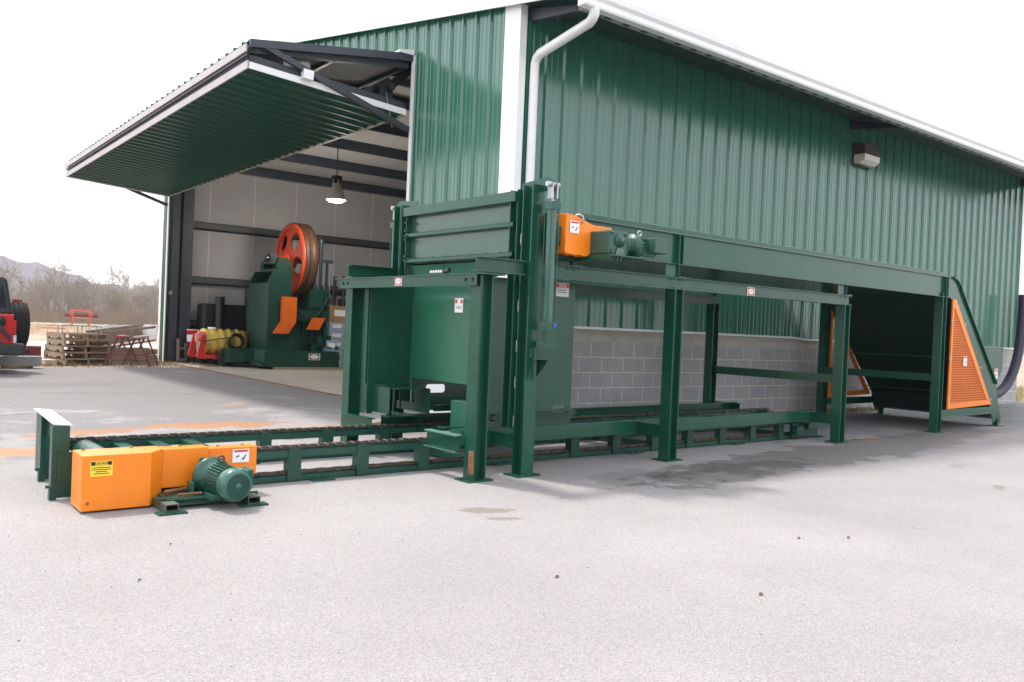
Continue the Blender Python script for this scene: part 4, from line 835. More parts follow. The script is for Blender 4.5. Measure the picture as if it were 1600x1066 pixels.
# red rack standing in the field
rk = thing('steel_rack', (14.5, 76, .1), 'red steel rack of rods standing in the dry field', 'rack'); rk.scale = (.68, .68, .76)
for x in (-1.0, .85): MB().box((x, -.4, 0), (x+.12, -.3, 1.6)).box((x, .3, 0), (x+.12, .4, 1.6)).build('post', mat('rack_orange', (.60, .14, .07, 1), .6), rk)
MB().box((-1.2, -.45, 1.55), (1.2, -.3, 1.68)).box((-1.2, -.45, .80), (1.2, -.3, .93)).box((-1.2, -.45, .8), (-1.1, -.3, 1.6)).box((1.1, -.45, .8), (1.2, -.3, 1.6)).build('frame', mat('rack_orange', (0, 0, 0, 1)), rk)
b = MB()
for k in range(16): b.tube((-1.7+random.uniform(-.15, .15), -.25+.05*(k % 8), .95+.07*(k//3)), (1.8+random.uniform(-.15, .15), -.25+.05*(k % 8), .95+.07*(k//3)), .045, n=6)
b.build('rod', DKRED, rk)
tag(MB().cbox((0, 0, .12), (1.7, .5, .10)).cbox((.1, .1, .3), (1.2, .1, .08)).build('steel_section', mat('rack_orange', (0, 0, 0, 1)), loc=(12.2, 74, -.25)), 'red steel sections lying in the field left of the rack', 'steel')
for i, (x, y, s) in enumerate(((19.2, 92, .5), (20.6, 92, .8), (22.4, 92, .45))):
    tag(MB().cbox((0, 0, .3*s), (2.2*s, 1, .5*s), rz=.2*i, ry=.05).cbox((1.2, .2, .25), (1, .8, .4), rz=.5).build('rubble_block', mat('pale_rubble', (.42, .40, .39, 1), .9, var=.2, nscale=2), loc=(x, y, -.4)), ('small pale rubble block in the field', 'largest pale rubble block in the field beside the wood', 'pale rubble block nearest the building in the field')[i], 'rubble')

# ------------------------------------------------------------------ vehicle at the left
CV = thing('parked_car', (.20, 18.4, 0), 'red off-road vehicle with black hardtop and rear spare wheel', 'car', rz=R(2))
CARRED = mat('car_red_paint', (.62, .015, .02, 1), .18, var=.04, coat=.6); CARBLK = mat('hardtop_black', (.022, .026, .028, 1), .42, var=.1)
# local: +x is the rear; y=0 centre, near side is y=-0.78
body = [(2.05, .50), (2.05, 1.10), (-1.25, 1.12), (-1.95, 1.05), (-2.0, .62), (-1.6, .55), (-1.25, .55), (.95, .52), (1.05, .52), (1.15, .80), (1.30, .92), (1.62, .92), (1.80, .80), (1.90, .50)]
bo = MB().prism(body, 'y', -.78, .78).build('body', CARRED, CV, bevel=.02)
MB().prism([(2.03, 1.105), (1.93, 1.74), (1.85, 1.78), (-.30, 1.78), (-.50, 1.70), (-.85, 1.13)], 'y', -.74, .74).build('hardtop', CARBLK, CV, bevel=.035)
for s in (-1, 1):
    MB().prism([(1.93, 1.22), (1.86, 1.62), (1.15, 1.62), (1.10, 1.22)], 'y', s*.742, s*.747).build('side_window', GLASS, CV, bevel=.004)
    MB().prism([(.95, 1.2), (.95, 1.62), (.0, 1.62), (0, 1.2)], 'y', s*.742, s*.746).build('side_window', GLASS, CV)
    fl = MB(); fl.prism([(.86, .56), (.98, .66), (1.08, .98), (1.75, 1.00), (1.99, .70), (1.99, .62), (1.70, .92), (1.14, .90), (1.02, .6)], 'y', s*.78, s*.92); fl.build('fender_flare', CARBLK, CV)
    MB().prism([(-1.95, .80), (-1.85, 1.02), (-1.0, 1.0), (-.78, .60), (-.9, .60), (-1.1, .90), (-1.75, .92)], 'y', s*.78, s*.92).build('fender_flare', CARBLK, CV)
    MB().box((2.04, s*.78, .74), (2.09, s*.62, 1.00)).build('tail_light', mat('tail_lamp_red', (.5, .02, .02, 1), .2, coat=.5), CV)
    MB().box((2.04, s*.76, .58), (2.10, s*.58, .72)).build('lower_lamp_plate', WHITEP, CV)
cap = MB().lathe([(0, .03), (.085, .03), (.10, 0)], (1.83, -.78, .965), (0, -1, 0), n=20).build('fuel_cap', CARBLK, CV); MB().lathe([(0, .045), (.05, .045), (.05, .02)], (1.83, -.78, .965), (0, -1, 0), n=14).build('cap_centre', BLACK, cap)
MB().box((1.70, -.86, .36), (2.23, .86, .57)).build('rear_bumper', CARBLK, CV, bevel=.03); MB().box((-2.25, -.8, .45), (-1.95, .8, .65)).build('front_bumper', CARBLK, CV, bevel=.03)
def wheel(x, y, z, ax, r=.41, wd=.27, nm='wheel'):
    a = Vector(ax); c = Vector((x, y, z)); o = MB().lathe([(r*.58, -wd/2), (r*.88, -wd/2), (r*.97, -wd*.42), (r, -wd*.3), (r, wd*.3), (r*.97, wd*.42), (r*.88, wd/2), (r*.58, wd/2)], c, a, n=36).build(nm, RUBBER, CV)
    t = MB(); e1 = a.orthogonal().normalized(); e2 = a.cross(e1)
    for k in range(40):
        an = k*math.pi/20; rr = e1*math.cos(an)+e2*math.sin(an); tg = a.cross(rr)
        for s in (-1, 0, 1): t.bar(c+rr*(r+.004)+a*s*wd*.3-tg*.02+a*.03, c+rr*(r+.004)+a*s*wd*.3+tg*.02-a*.03, .035, .02, rr)
    t.build('tread', RUBBER, o); MB().lathe([(0, wd*.25), (r*.3, wd*.25), (r*.5, wd*.1), (r*.58, wd*.45), (r*.60, wd*.45)], c, a, n=28).build('rim', GALV, o)
for x in (1.42, -1.42):
    for y, s in ((-.74, -1), (.74, 1)): wheel(x, y, .41, (0, s, 0))
wheel(2.26, .04, .91, (1, 0, 0), nm='spare_wheel')
MB().box((2.05, -.1, .85), (2.15, .1, 1.05)).build('spare_carrier', BLACK, CV); MB().cbox((2.22, .03, 1.36), (.16, .06, .05)).box((2.16, .0, 1.2), (2.2, .05, 1.36)).build('brake_light', mat('tail_lamp_red', (0, 0, 0, 1)), CV)
for s in (-1, 1):
    MB().box((-.65, s*.80, 1.2), (-.5, s*.98, 1.38)).build('mirror', CARBLK, CV); MB().lathe([(0, .02), (.09, .02), (.10, 0)], (-1.97, s*.5, .88), (-1, 0, 0), n=20).build('headlight', LENS, CV)
MB().cbox((2.30, -.2, .40), (.22, .08, .08)).build('tow_hook', BLACK, CV)

# ------------------------------------------------------------------ inside the bay: press
PR = thing('machine_press', (8.6, 20.2, 0), 'tall green press with big orange spoked flywheel inside the bay', 'press')
PO = (8.6, 20.2, 0)
def pb(b, name, mt=None, parent=PR, **k): return b.build(name, mt or G_PRESS, parent, off=PO, **k)
pb(MB().box((7.72, 19.40, .07), (9.66, 20.9, .46)), 'base')
pb(MB().box((7.10, 20.1, .14), (7.72, 20.9, .46)).prism([(19.42, .07), (19.42, .16), (20.9, .16), (20.9, .07)], 'x', 7.68, 7.715), 'base_extension')
b = MB(); b.sheet([(7.70, 19.42, .08), (7.70, 21.3, .08), (7.58, 21.3, .20), (7.58, 19.42, .20)], .012, (-1, 0, -1)); 
pb(b, 'base_lip', mat('gate_grey_green', (0, 0, 0, 1)))
pb(MB().box((7.70, 19.40, .16), (7.712, 21.2, .48)), 'end_plate', mat('gate_grey_green', (0, 0, 0, 1)))
pb(MB().box((7.95, 19.38, .0), (9.75, 19.55, .07)).box((8.0, 20.6, 0), (9.75, 20.75, .07)), 'skid', WOOD)
colp = [(19.55, .46), (19.55, 2.0), (19.75, 2.36), (20.6, 2.36), (20.85, 1.8), (20.85, .46)]
pb(MB().prism([(7.80, .46), (7.80, 2.15), (7.92, 2.40), (8.34, 2.40), (8.34, 1.35), (8.52, 1.2), (8.52, .46)], 'y', 19.55, 19.62), 'side_frame')
pb(MB().prism([(7.80, .46), (7.80, 2.15), (7.92, 2.40), (8.34, 2.40), (8.34, 1.35), (8.52, 1.2), (8.52, .46)], 'y', 20.75, 20.82).box((7.80, 19.62, .46), (7.86, 20.75, 2.1)), 'side_frame')
pb(MB().box((8.34, 19.58, 1.7), (8.40, 19.9, 2.40)).box((8.02, 19.6, 2.40), (8.42, 20.75, 2.46)), 'head_plate')
pb(MB().box((8.52, 19.8, .46), (9.35, 20.6, 1.18)), 'bed', mat('dark_press_green', (.008, .035, .025, 1), .5))
pb(MB().box((8.35, 19.56, .80), (8.38, 20.6, 1.4)).box((9.34, 19.7, .46), (9.40, 20.7, 1.5)).box((8.80, 19.74, .46), (8.86, 19.8, 1.25)).box((9.05, 19.74, .46), (9.11, 19.8, 1.25)), 'upright')
pb(MB().prism([(8.10, 2.46), (8.05, 2.55), (8.15, 2.75), (8.35, 2.75), (8.45, 2.55), (8.45, 2.46)], 'y', 19.75, 19.95), 'bearing_block'); pb(MB().prism([(8.10, 2.46), (8.05, 2.55), (8.15, 2.75), (8.35, 2.75), (8.45, 2.55), (8.45, 2.46)], 'y', 20.6, 20.8), 'bearing_block')
pb(MB().box((7.95, 19.85, 2.58), (8.52, 20.5, 2.64)), 'bearing_beam')
fy, fz, fx = 20.30, 2.74, 8.62
fwh = pb(MB().lathe([(.80, -.02), (.93, -.02), (.93, .02)], (fx, fy, fz), (1, 0, 0), n=48).lathe([(.80, -.02), (.80, .10), (.93, .10)], (fx, fy, fz), (1, 0, 0), n=48), 'flywheel', ORED)
pb(MB().lathe([(.925, .015), (.95, .02), (.95, .16), (.935, .165), (.935, .185), (.95, .19), (.95, .36), (.91, .37)], (fx, fy, fz), (1, 0, 0), n=48), 'rim', BRONZE, fwh)
# web with five rounded openings
b = MB(); n = 60; ri, ro = .22, .81
vs2 = []; fs2 = []
def op(r, a):
    k = (a/(2*math.pi/5)) % 1; da = abs(k-.5)*2*math.pi/5
    cx_ = .55; d = math.hypot(r*math.cos(da)-cx_, r*math.sin(da)*1.0); return d < .215
NR, NA = 22, 150
for j in range(NR+1):
    for i in range(NA):
        r = ri+(ro-ri)*j/NR; a = 2*math.pi*i/NA; vs2 += [(fx+.04+.10*(1-(r-ri)/(ro-ri))*-1, fy+r*math.cos(a+.3), fz+r*math.sin(a+.3))]
for j in range(NR):
    for i in range(NA):
        r = ri+(ro-ri)*(j+.5)/NR; a = 2*math.pi*(i+.5)/NA
        if not op(r, a): fs2.append((j*NA+i, j*NA+(i+1) % NA, (j+1)*NA+(i+1) % NA, (j+1)*NA+i))
b.add(vs2, fs2, True); wb = pb(b, 'web', ORED, fwh); sol = wb.modifiers.new('solid', 'SOLIDIFY'); sol.thickness = .045; sol.offset = 0
pb(MB().lathe([(0, -.42), (.10, -.42), (.10, -.36), (.085, -.35), (.085, -.16), (.20, -.10), (.26, -.04), (.26, .1)], (fx, fy, fz), (1, 0, 0), n=32), 'hub', ORED, fwh)
pb(MB().tube((fx-.62, fy, fz), (fx+.8, fy, fz), .075, n=20), 'shaft', mat('steel_shaft', (.12, .1, .1, 1), .3, metal=.7), fwh)
pb(MB().cbox((fx-.45, fy, fz), (.20, .28, .24)), 'bearing_cap', mat('dark_bearing', (.02, .03, .035, 1), .4))
gdp = pb(MB().prism([(8.40, 1.90), (8.40, 1.30), (8.20, .98), (8.52, .98), (8.72, 1.30), (8.72, 1.90)][:0] or [(8.10, 1.78), (8.10, 1.18), (7.92, .88), (8.28, .88), (8.47, 1.18), (8.47, 1.78)], 'y', 19.40, 19.52), 'chute_guard', mat('dimmed_orange', (.62, .12, .010, 1), .4)); gdp['label'] = 'orange bent chute guard on the press front'  # guard orange darkened, dimness of the bay put into the colour
pb(MB().prism([(8.94, 1.30), (8.80, 1.0), (9.10, 1.0), (9.26, 1.30)], 'y', 19.44, 19.54), 'chute_guard', mat('dimmed_orange', (0, 0, 0, 1)))
pb(MB().prism([(8.40, 1.48), (8.62, 1.22), (8.80, 1.18), (9.42, 1.22), (9.46, 1.48)], 'y', 19.62, 20.6).box((8.92, 19.7, 1.48), (9.46, 20.6, 2.02)).box((8.95, 19.66, 1.55), (9.25, 19.7, 1.75)).box((9.3, 19.64, 1.6), (9.42, 19.7, 1.9)), 'upper_housing')
pb(MB().tube((9.32, 20.0, 1.9), (9.32, 20.0, 3.25), .055), 'cylinder', mat('dark_cylinder', (.02, .045, .05, 1), .35)); pb(MB().tube((9.32, 20, 3.2), (9.32, 20, 3.3), .09), 'cylinder_cap', STEEL_D)
pb(MB().box((9.05, 19.95, 2.72), (9.65, 20.05, 2.80)).box((9.05, 19.95, 1.9), (9.20, 20.05, 2.75)).box((9.48, 19.96, 1.9), (9.53, 20.04, 2.75)), 'guide_frame', STEEL_D)
b = MB()
for x, z in ((9.24, 0), (9.42, .0), (9.57, 0)): b.tube((x, 19.93, 1.9), (x, 19.93, 2.72), .014)
pb(b, 'guide_rod', GALV)
b = MB()
for i in range(12): b.cbox((8.95+.06*i, 19.55+random.uniform(-.05, .05), .5+random.uniform(.02, .3)), (.08, .10, random.uniform(.08, .3)))
pb(b, 'valve_bank', G_PRESS); pb(MB().box((8.0, 19.7, 2.25), (8.1, 19.72, 2.38)).box((8.2, 19.7, 2.25), (8.26, 19.72, 2.38)), 'bright_fitting', GALV)
b = MB(); b.path([(8.45, 19.6, 1.6), (8.8, 19.55, 1.3), (9.1, 19.55, 1.35), (9.4, 19.6, 1.8)], .02, 6).path([(8.9, 19.5, .9), (9.2, 19.45, .6), (9.5, 19.5, .55)], .018, 6); pb(b, 'hydraulic_hose', BRNPNL)
sticker(PR, (8.98-8.6, 19.396-20.2, .33), (1, 0, 0), (0, 0, 1), .30, .16, 'oval', 'oval symbol sticker on the press base')
for q, x in enumerate((9.6, 9.78)): pass
# sprayer cart
SP = thing('sprayer_cart', (7.05, 20.95, 0), 'two wheeled red sprayer cart with yellow tank and coiled hose', 'cart')
so_ = (0, 0, 0)
MB().prism([(-.56, .26), (-.44, .78), (-.34, .78), (-.40, .30), (.62, .26), (.62, .20), (-.5, .20)], 'y', -.37, -.32).prism([(-.56, .26), (-.44, .78), (-.34, .78), (-.40, .30), (.62, .26), (.62, .20), (-.5, .20)], 'y', .32, .37).box((-.42, -.32, .22), (.6, .32, .27)).box((-.42, -.32, .70), (-.36, .32, .76)).build('frame', REDPAINT, SP)
tk = MB(); prf = [(0, -.49), (.2, -.49)]+[(.31+.025*math.sin(i*1.57), -.47+.050*i) for i in range(21)]+[(.2, .55), (0, .55)]; tk.lathe(prf, (.12, 0, .60), (1, 0, 0), n=24); tk.build('tank', YELHOSE, SP)
MB().lathe([(0, 0), (.10, 0), (.10, .06), (0, .06)], (-.1, 0, .90), (0, 0, 1)).build('tank_lid', WHITEP, SP)
b = MB()
for k in range(7): b.lathe([(.17+.012*math.cos(a), .012*math.sin(a)) for a in [i*math.pi/3 for i in range(7)]], (.35+.015*(k % 3), -.36-.02*k, .60+.01*k), (0.1, 1, .1), n=20)
b.path([(.2, -.4, .72), (-.1, -.42, .68), (-.4, -.4, .62), (-.5, -.3, .66)], .014, 6).path([(.3, -.4, .72), (.32, -.42, .9), (.22, -.4, .98)], .012, 6); b.build('coiled_hose', BRNPNL, SP)
MB().cbox((-.42, -.2, .78), (.16, .14, .14)).cbox((-.52, -.25, .70), (.1, .1, .2)).build('pump', mat('pump_red_white', (.7, .25, .22, 1), .4), SP)
for y in (-.42, .42):
    o = MB().lathe([(.09, -.05), (.17, -.055), (.21, -.03), (.21, .03), (.17, .055), (.09, .05)], (.12, y, .21), (0, 1, 0), n=26).build('wheel', RUBBER, SP); MB().lathe([(0, -.02), (.03, -.045), (.04, -.03), (.09, -.035), (.10, -.04)], (.12, y, .21), (0, 1, 0), n=20).build('rim', mat('rim_cream', (.45, .42, .36, 1), .5), o)
tag(MB().box((-.30, -.02, .0), (-.24, .04, .82)).box((.32, -.02, 0), (.40, .04, .86)).box((-.30, -.02, .8), (.40, .04, .87)).build('wooden_easel', mat('orange_wood_frame', (.50, .16, .03, 1), .5), loc=(7.75, 21.6, 0)), 'orange brown wooden easel standing behind the sprayer cart', 'easel')
# drum stack
dm = thing('drum', (6.93, 22.05, 0), 'black drum against the dark column, lowest of the pail stack', 'drum'); MB().lathe([(0, 0), (.22, 0), (.23, .02), (.22, .25), (.23, .27), (.22, .44), (0, .44)], (0, 0, 0), (0, 0, 1)).build('shell', BLACK, dm); MB().tube((0, 0, .44), (0, 0, .46), .2, n=24).build('lid', BRNPNL, dm)
pl = thing('pail', (6.86, 22.02, .46), 'red pail with white band standing on the black drum', 'pail'); MB().lathe([(0, 0), (.17, 0), (.185, .36), (.195, .37), (.195, .40), (0, .40)], (0, 0, 0), (0, 0, 1)).build('shell', REDPAINT, pl); MB().lathe([(.178, .10), (.182, .30)], (0, 0, 0), (0, 0, 1)).build('label_band', WHITEP, pl); MB().lathe([(0, .41), (.19, .41), (.19, .39)], (0, 0, 0), (0, 0, 1)).build('lid', WHITEP, pl)
pw = thing('pail', (6.98, 21.7, .0), 'white pail on the floor in front of the red pail', 'pail'); MB().lathe([(0, 0), (.15, 0), (.165, .34), (.175, .35), (.175, .38), (0, .38)], (0, 0, .30), (0, 0, 1)).build('shell', WHITEP, pw); MB().lathe([(0, 0), (.16, 0), (.16, .3), (0, .3)], (0, 0, 0), (0, 0, 1)).build('base', BLACK, pw)
tag(MB().bar((0, 0, 0), (0, .05, .62), .06, .06).bar((.25, .1, 0), (.22, .15, .5), .06, .06).bar((.0, 0, .38), (.35, .1, .35), .05, .05).bar((0, 0, .08), (.4, .12, .08), .06, .06).build('trestle', mat('grey_brown_trestle', (.20, .17, .14, 1), .8), loc=(6.47, 22.0, .01)), 'small grey wooden trestle leaning in the left door corner', 'trestle')
# black tank rolls behind
bk = thing('black_tank', (7.7, 22.2, 0), 'large black plastic tank and rolled liners against the bay wall', 'tank')
MB().box((-.66, -.25, 0), (.80, .3, 1.56)).build('tank_body', mat('matte_black_plastic', (.012, .013, .018, 1), .5), bk, bevel=.06)
for x, h, r in ((-.28, 1.75, .11), (.52, 2.0, .14), (.74, 1.9, .10)): MB().tube((x, -.42, .3), (x, -.38, h), r, r*1.05, n=18).build('roll', BLACK, bk)
tag(MB().tube((0, -.2, 0), (0, -.2, 0.02), .12).cbox((0, -.2, .22), (.12, .3, .36)).cbox((.12, -.25, .38), (.1, .1, .2)).cbox((-.1, -.22, .30), (.08, .08, .25)).build('hand_pump', DKRED, loc=(8.25, 21.6, 0)), 'small red hand pump on the floor left of the press', 'pump')
# shelving with boxes
def shelf(loc, lab):
    o = thing('storage_rack', loc, lab, 'rack', 'storage racks in the bay')
    for x in (-.75, .75):
        for y in (-.28, .28): MB().box((x-.025, y-.025, 0), (x+.025, y+.025, 2.5)).build('post', GIRT, o)
    for z in (.1, .8, 1.45, 2.1): MB().box((-.75, -.3, z), (.75, .3, z+.05)).build('shelf', GIRT, o)
    return o
shelf((11.3, 21.4, 0), 'grey steel storage rack directly behind the press'); shelf((13.1, 22.0, 0), 'grey steel storage rack further back near the bay wall'); shelf((10.0, 22.3, 0), 'grey steel storage rack hidden behind the press')
BXB = mat('blue_white_carton', (.10, .25, .42, 1), .6, c2=(.5, .56, .6, 1), nscale=9, stretch=(1, 1, 5)); BXY = mat('dull_yellow_carton', (.42, .28, .06, 1), .7); BXK = mat('dark_case', (.02, .02, .024, 1), .5); BXG = mat('grey_case', (.25, .25, .25, 1), .5)
cols_ = [('blue', BXB), ('brown', CARD), ('yellow', BXY), ('black', BXK), ('grey', BXG), ('red', DKRED)]
def carton(x, y, z, w_, d_, h_, ci, lab):
    o = MB().box((-w_/2, -d_/2, 0), (w_/2, d_/2, h_)).build('carton', cols_[ci][1], loc=(x, y, z), bevel=.006); tag(o, lab, 'box', 'goods on the bay shelves')
    MB().box((-w_*.3, -d_/2-.002, h_*.35), (w_*.3, -d_/2, h_*.75)).build('carton_label', WHITEP if ci in (0, 1) else cols_[(ci+2) % 6][1], o); return o
random.seed(11)
for (rx, ry, rn_) in ((11.3, 21.4, 'first rack'), (13.1, 22.0, 'far rack')):
    for li, z in enumerate((.15, .85, 1.50, 2.15)):
        x = rx-.70; k = 0
        while x < rx+.55:
            w_ = random.uniform(.16, .34); ci = random.choice([0, 1, 2, 3, 3, 4, 5, 1]); h_ = random.uniform(.18, .48)
            carton(x+w_/2, ry-.05, z, w_-.02, .4, h_, ci, '%s carton, %s from the left on the %s shelf of the %s' % (cols_[ci][0], ('first', 'second', 'third', 'fourth', 'fifth', 'sixth', 'seventh', 'eighth', 'ninth')[min(k, 8)], ('lowest', 'second', 'third', 'top')[li], rn_)); x += w_; k += 1
for i in range(5): carton(10.02+.0, 20.5, .02+.24*i, .44, .34, .235, 0, 'blue and white carton, %s in the pile right of the press' % ('lowest', 'second', 'third', 'fourth', 'topmost')[i])
for i in range(3): carton(10.45, 20.4, .02+.22*i, .36, .34, .215, 0 if i != 1 else 2, '%s carton, %s in the short pile beside the blue pile' % (('blue', 'yellow', 'blue')[i], ('lowest', 'middle', 'topmost')[i]))
carton(9.48, 19.62, .47, .30, .25, .28, 0, 'blue and white carton standing on the press base'); carton(10.15, 20.55, 1.225, .70, .4, .42, 1, 'large brown carton on top of the blue pile')

# ------------------------------------------------------------------ hills, woods, trees
HM = mat('hazy_wooded_hill', (.13, .115, .13, 1), 1, c2=(.16, .145, .16, 1), nscale=.05, spec=0, bump=.6, bscale=.4)
def hill(name, pts, r0, depth, label_=None):
    """ridge line: (azimuth deg, height) at distance r0; solid slope toward and away from the yard"""
    b = MB(); n = 120; a0, a1 = pts[0][0], pts[-1][0]; rows = []
    for i in range(n+1):
        a = a0+(a1-a0)*i/n
        for (p, q) in zip(pts, pts[1:]):
            if p[0] <= a <= q[0]: t = (a-p[0])/(q[0]-p[0]); t = t*t*(3-2*t); h = p[1]+(q[1]-p[1])*t; break
        h += 1.2*math.sin(a*3.1)+.8*math.sin(a*7.7+1)+random.uniform(-.7, .7)
        for d, f in ((-depth, 0), (-depth*.55, .45), (-depth*.2, .86), (0, 1), (depth*.5, .7), (depth, 0)):
            rows.append(((r0+d)*math.cos(R(a)), (r0+d)*math.sin(R(a)), -2+h*f))
    b.add(rows, [(i*6+j, (i+1)*6+j, (i+1)*6+j+1, i*6+j+1) for i in range(n) for j in range(5)], True); return tag(b.build(name, HM), kind='structure')
hill('hill', [(60, 20), (70, 22), (75, 23), (77, 22), (78.5, 24), (79.5, 27), (81, 33), (83, 36), (88, 40), (95, 50), (110, 48), (130, 40)], 640, 200)
hill('hill', [(-20, 20), (0, 24), (20, 22), (40, 26), (60, 22)], 900, 250)
random.seed(5)
def bare_tree(h, seed, twigs=1.0, minr=.012):
    rnd = random.Random(seed); V_ = []; F_ = []
    def seg(p0, p1, r0, r1, n):
        d = (p1-p0).normalized(); a = d.orthogonal().normalized(); b_ = d.cross(a); o = len(V_)
        for p, r in ((p0, r0), (p1, r1)):
            for k in range(n): an = k*2*math.pi/n; V_.append(p+(a*math.cos(an)+b_*math.sin(an))*r)
        for k in range(n): F_.append((o+k, o+(k+1) % n, o+(k+1) % n+n, o+k+n))
    trunk_end = []
    def grow(p, d, L_, r, lev):
        k = 3 if lev < 3 else 2; q = p
        for i in range(k):
            d = (d+Vector((rnd.gauss(0, .10), rnd.gauss(0, .10), rnd.gauss(.04, .05)))).normalized(); q2 = q+d*L_/k
            seg(q, q2, r*(1-.35*i/k), r*(1-.35*(i+1)/k), 5 if lev < 2 else 3); q = q2
            if lev > 0 and lev < 5 and rnd.random() < .55*twigs: child(q, d, L_*.55, r*.42, lev+1)
        r *= .65
        if lev < 5:
            for _ in range(rnd.choice((2, 2, 3)) if lev < 4 else 3): child(q, d, L_*rnd.uniform(.62, .82), max(minr, r*rnd.uniform(.6, .8)), lev+1)
    def child(q, d, L_, r, lev):
        a = rnd.uniform(.3, .75); ax = d.orthogonal().normalized(); ax.rotate(Matrix.Rotation(rnd.uniform(0, 6.28), 3, d)); d2 = d.copy(); d2.rotate(Matrix.Rotation(a, 3, ax)); grow(q, d2, L_, max(minr, r), lev)
    # trunk
    t = []; p = Vector((0, 0, 0)); d = Vector((rnd.gauss(0, .03), rnd.gauss(0, .03), 1)).normalized(); r = h*.016; tl = h*rnd.uniform(.22, .36)
    for i in range(3): q = p+d*tl/3; seg(p, q, r*(1-.1*i), r*(1-.1*(i+1)), 6); p = q
    nt_ = len(V_), len(F_)
    for _ in range(rnd.choice((3, 4))): child(p, d, h*.24, r*.62, 1)
    grow(p, d, h*.26, r*.7, 1)
    tv, tf = V_[:nt_[0]], F_[:nt_[1]]; cv, cf = V_[nt_[0]:], [tuple(i-nt_[0] for i in f) for f in F_[nt_[1]:]]
    return tv, tf, cv, cf
TW = mat('winter_twigs', (.24, .20, .165, 1), .95, c2=(.36, .31, .26, 1), nscale=.8)  # twigs lightened, distance haze put into the colour
protos = []
for s in range(5):
    tv, tf, cv, cf = bare_tree(11, 100+s, 1.0, .018)
    o = thing('bare_tree', (0, 0, 0), 'x', 'tree', 'bare winter trees at the edge of the wood')
    MB().add(tv, tf).build('trunk', BARK, o); MB().add(cv, cf).build('crown', TW, o); protos.append(o)
spots = [(80.6, 1.2, 0), (79.0, .95, 1), (77.8, 1.0, 2), (76.4, 1.25, 3), (75.2, 1.05, 4), (82.0, 1.05, 2), (83.4, 1.1, 1), (74.0, 1.1, 0), (78.4, .8, 3), (81.3, .85, 4), (72.5, 1.0, 2), (85.5, 1.1, 0), (88, 1.0, 3), (70, 1.1, 1)]
tl_ = ['broad bare tree with spreading crown rising above the wood, behind the pallets', 'slim bare tree in the wood edge above the red rack', 'upright bare tree near the middle of the visible wood', 'tallest forked bare tree just left of the building', 'bare tree closest to the building corner', 'bare tree above the spare wheel of the red vehicle', 'bare tree seen over the roof of the red vehicle', 'bare tree hidden behind the building corner',
       'short bare tree between the rack and the building', 'short bare tree right of the spare wheel', 'bare tree far right behind the building', 'bare tree left of the red vehicle', 'bare tree far left of the wood edge', 'bare tree behind the middle of the building']
used = set()
for i, (a, s, k) in enumerate(spots):
    s *= .76; d = 150+random.uniform(-8, 8); o = protos[k] if k not in used else dup(protos[k]); used.add(k)
    o.location = (d*math.cos(R(a)), d*math.sin(R(a)), -.6); o.rotation_euler = (0, 0, random.uniform(0, 6)); o.scale = (s*1.0, s*1.0, s*.98); o['label'] = tl_[i]
# the wood behind: many bare trees as one mass
wv = []; wf = []; small = [bare_tree(10.5, 300+s, .6, .024) for s in range(4)]
for i in range(210):
    a = R(random.uniform(69, 96)) if i < 180 else R(random.uniform(-15, 60)); d = random.uniform(160, 215); s = random.uniform(.55, .82); cx_, cy_ = d*math.cos(a), d*math.sin(a); ro_ = random.uniform(0, 6.28); c_, s_ = math.cos(ro_)*s, math.sin(ro_)*s
    tv, tf, cv, cf = small[i % 4]
    for vv_, ff_ in ((tv, tf), (cv, cf)):
        o_ = len(wv); wv += [(cx_+v[0]*c_-v[1]*s_, cy_+v[0]*s_+v[1]*c_, -.7+v[2]*s) for v in vv_]; wf += [tuple(j+o_ for j in f) for f in ff_]
me = bpy.data.meshes.new('woods'); me.from_pydata(wv, [], wf); me.materials.append(TW); wd = bpy.data.objects.new('woods', me); col.objects.link(wd); tag(wd, kind='stuff')
# undergrowth: thin stems, and dry grass
uv = []; uf = []
for i in range(26000):
    a = R(random.uniform(70, 94)); d = random.uniform(128, 205); h = random.uniform(.8, 5.5)*random.uniform(.4, 1); x, y = d*math.cos(a), d*math.sin(a); lx, ly = random.gauss(0, .25)*h*.4, random.gauss(0, .25)*h*.4; o_ = len(uv); w2 = random.uniform(.012, .035)
    uv += [(x-w2, y, -.8), (x+w2, y, -.8), (x+lx, y+ly, -.8+h), (x, y-w2, -.8)]; uf += [(o_, o_+1, o_+2), (o_+3, o_+1, o_+2)]
me = bpy.data.meshes.new('undergrowth'); me.from_pydata(uv, [], uf); me.materials.append(mat('undergrowth_twigs', (.22, .165, .12, 1), 1, c2=(.36, .28, .20, 1), nscale=.3)); ug = bpy.data.objects.new('undergrowth', me); col.objects.link(ug); tag(ug, kind='stuff')
uv = []; uf = []
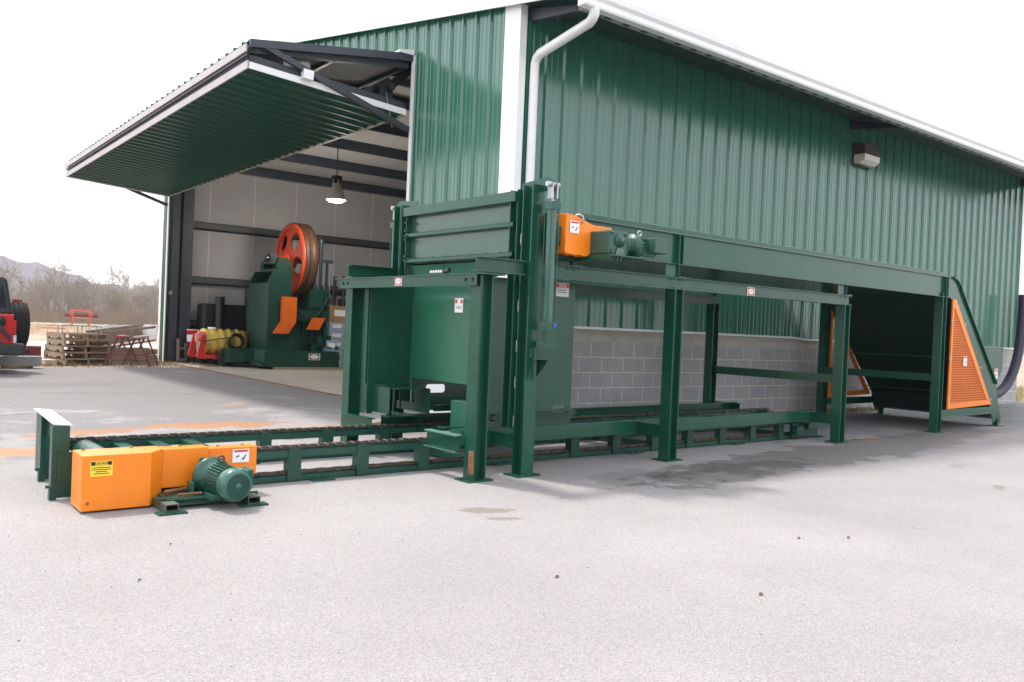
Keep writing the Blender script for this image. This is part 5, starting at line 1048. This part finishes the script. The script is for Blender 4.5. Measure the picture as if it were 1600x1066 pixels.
def blades(n, x0, x1, y0, y1, hh, z0, keep=None):
    for i in range(n):
        x, y = random.uniform(x0, x1), random.uniform(y0, y1)
        if keep and not keep(x, y): continue
        h = hh*random.uniform(.4, 1.2); w2 = .008+hh*.02; lx, ly = random.gauss(0, .3)*h, random.gauss(0, .3)*h; o_ = len(uv); z_ = z0 if z0 is not None else gz(x, y)-.02
        an = random.uniform(0, 3.14); uv.extend([(x-w2*math.cos(an), y-w2*math.sin(an), z_), (x+w2*math.cos(an), y+w2*math.sin(an), z_), (x+lx, y+ly, z_+h)]); uf.append((o_, o_+1, o_+2))
blades(5000, -2, 7, 19.9, 24, .10, -.02); blades(900, 5.0, 6.2, 22.6, 24, .22, -.03); blades(6000, -2, 26, 48, 100, .35, None)
blades(700, 12, 15.2, 7.95, 8.05, .10, 0); blades(1600, 21.2, 30, 8.2, 11, .25, -.03)
me = bpy.data.meshes.new('dry_grass'); me.from_pydata(uv, [], uf); me.materials.append(mat('dry_grass_blades', (.30, .23, .12, 1), .95, c2=(.46, .38, .22, 1), nscale=.5)); dg = bpy.data.objects.new('dry_grass', me); col.objects.link(dg); tag(dg, kind='stuff')
# loose grit on the asphalt
gv = []; gf = []
for i in range(1500):
    x, y = random.uniform(.3, 14), random.uniform(1.2, 7.5) if i % 3 else random.uniform(7.5, 20)
    if x > 6 and y > 8: continue
    s = random.uniform(.0015, .005)*(1.8 if y > 8 else 1); o_ = len(gv); gv += [(x+s, y, .0), (x-s*.6, y+s, .0), (x-s*.6, y-s, .0), (x, y, s*1.2)]; gf += [(o_, o_+1, o_+3), (o_+1, o_+2, o_+3), (o_+2, o_, o_+3)]
me = bpy.data.meshes.new('grit'); me.from_pydata(gv, [], gf); me.materials.append(mat('grit_stone', (.15, .14, .13, 1), .9, var=.5, nscale=2)); gr = bpy.data.objects.new('grit', me); col.objects.link(gr); tag(gr, kind='stuff')

# ------------------------------------------------------------------ air
hz = bpy.data.materials.new('haze_air'); hz.use_nodes = True; t = hz.node_tree; t.nodes.clear()
pv = t.nodes.new('ShaderNodeVolumePrincipled'); pv.inputs['Color'].default_value = (.93, .94, 1, 1); pv.inputs['Density'].default_value = .00035; pv.inputs['Anisotropy'].default_value = .3
oo = t.nodes.new('ShaderNodeOutputMaterial'); t.links.new(pv.outputs[0], oo.inputs['Volume'])
hb_ = MB().box((-1300, -1300, -6), (1300, 1300, 62)).build('haze', hz); hb_['kind'] = 'stuff'
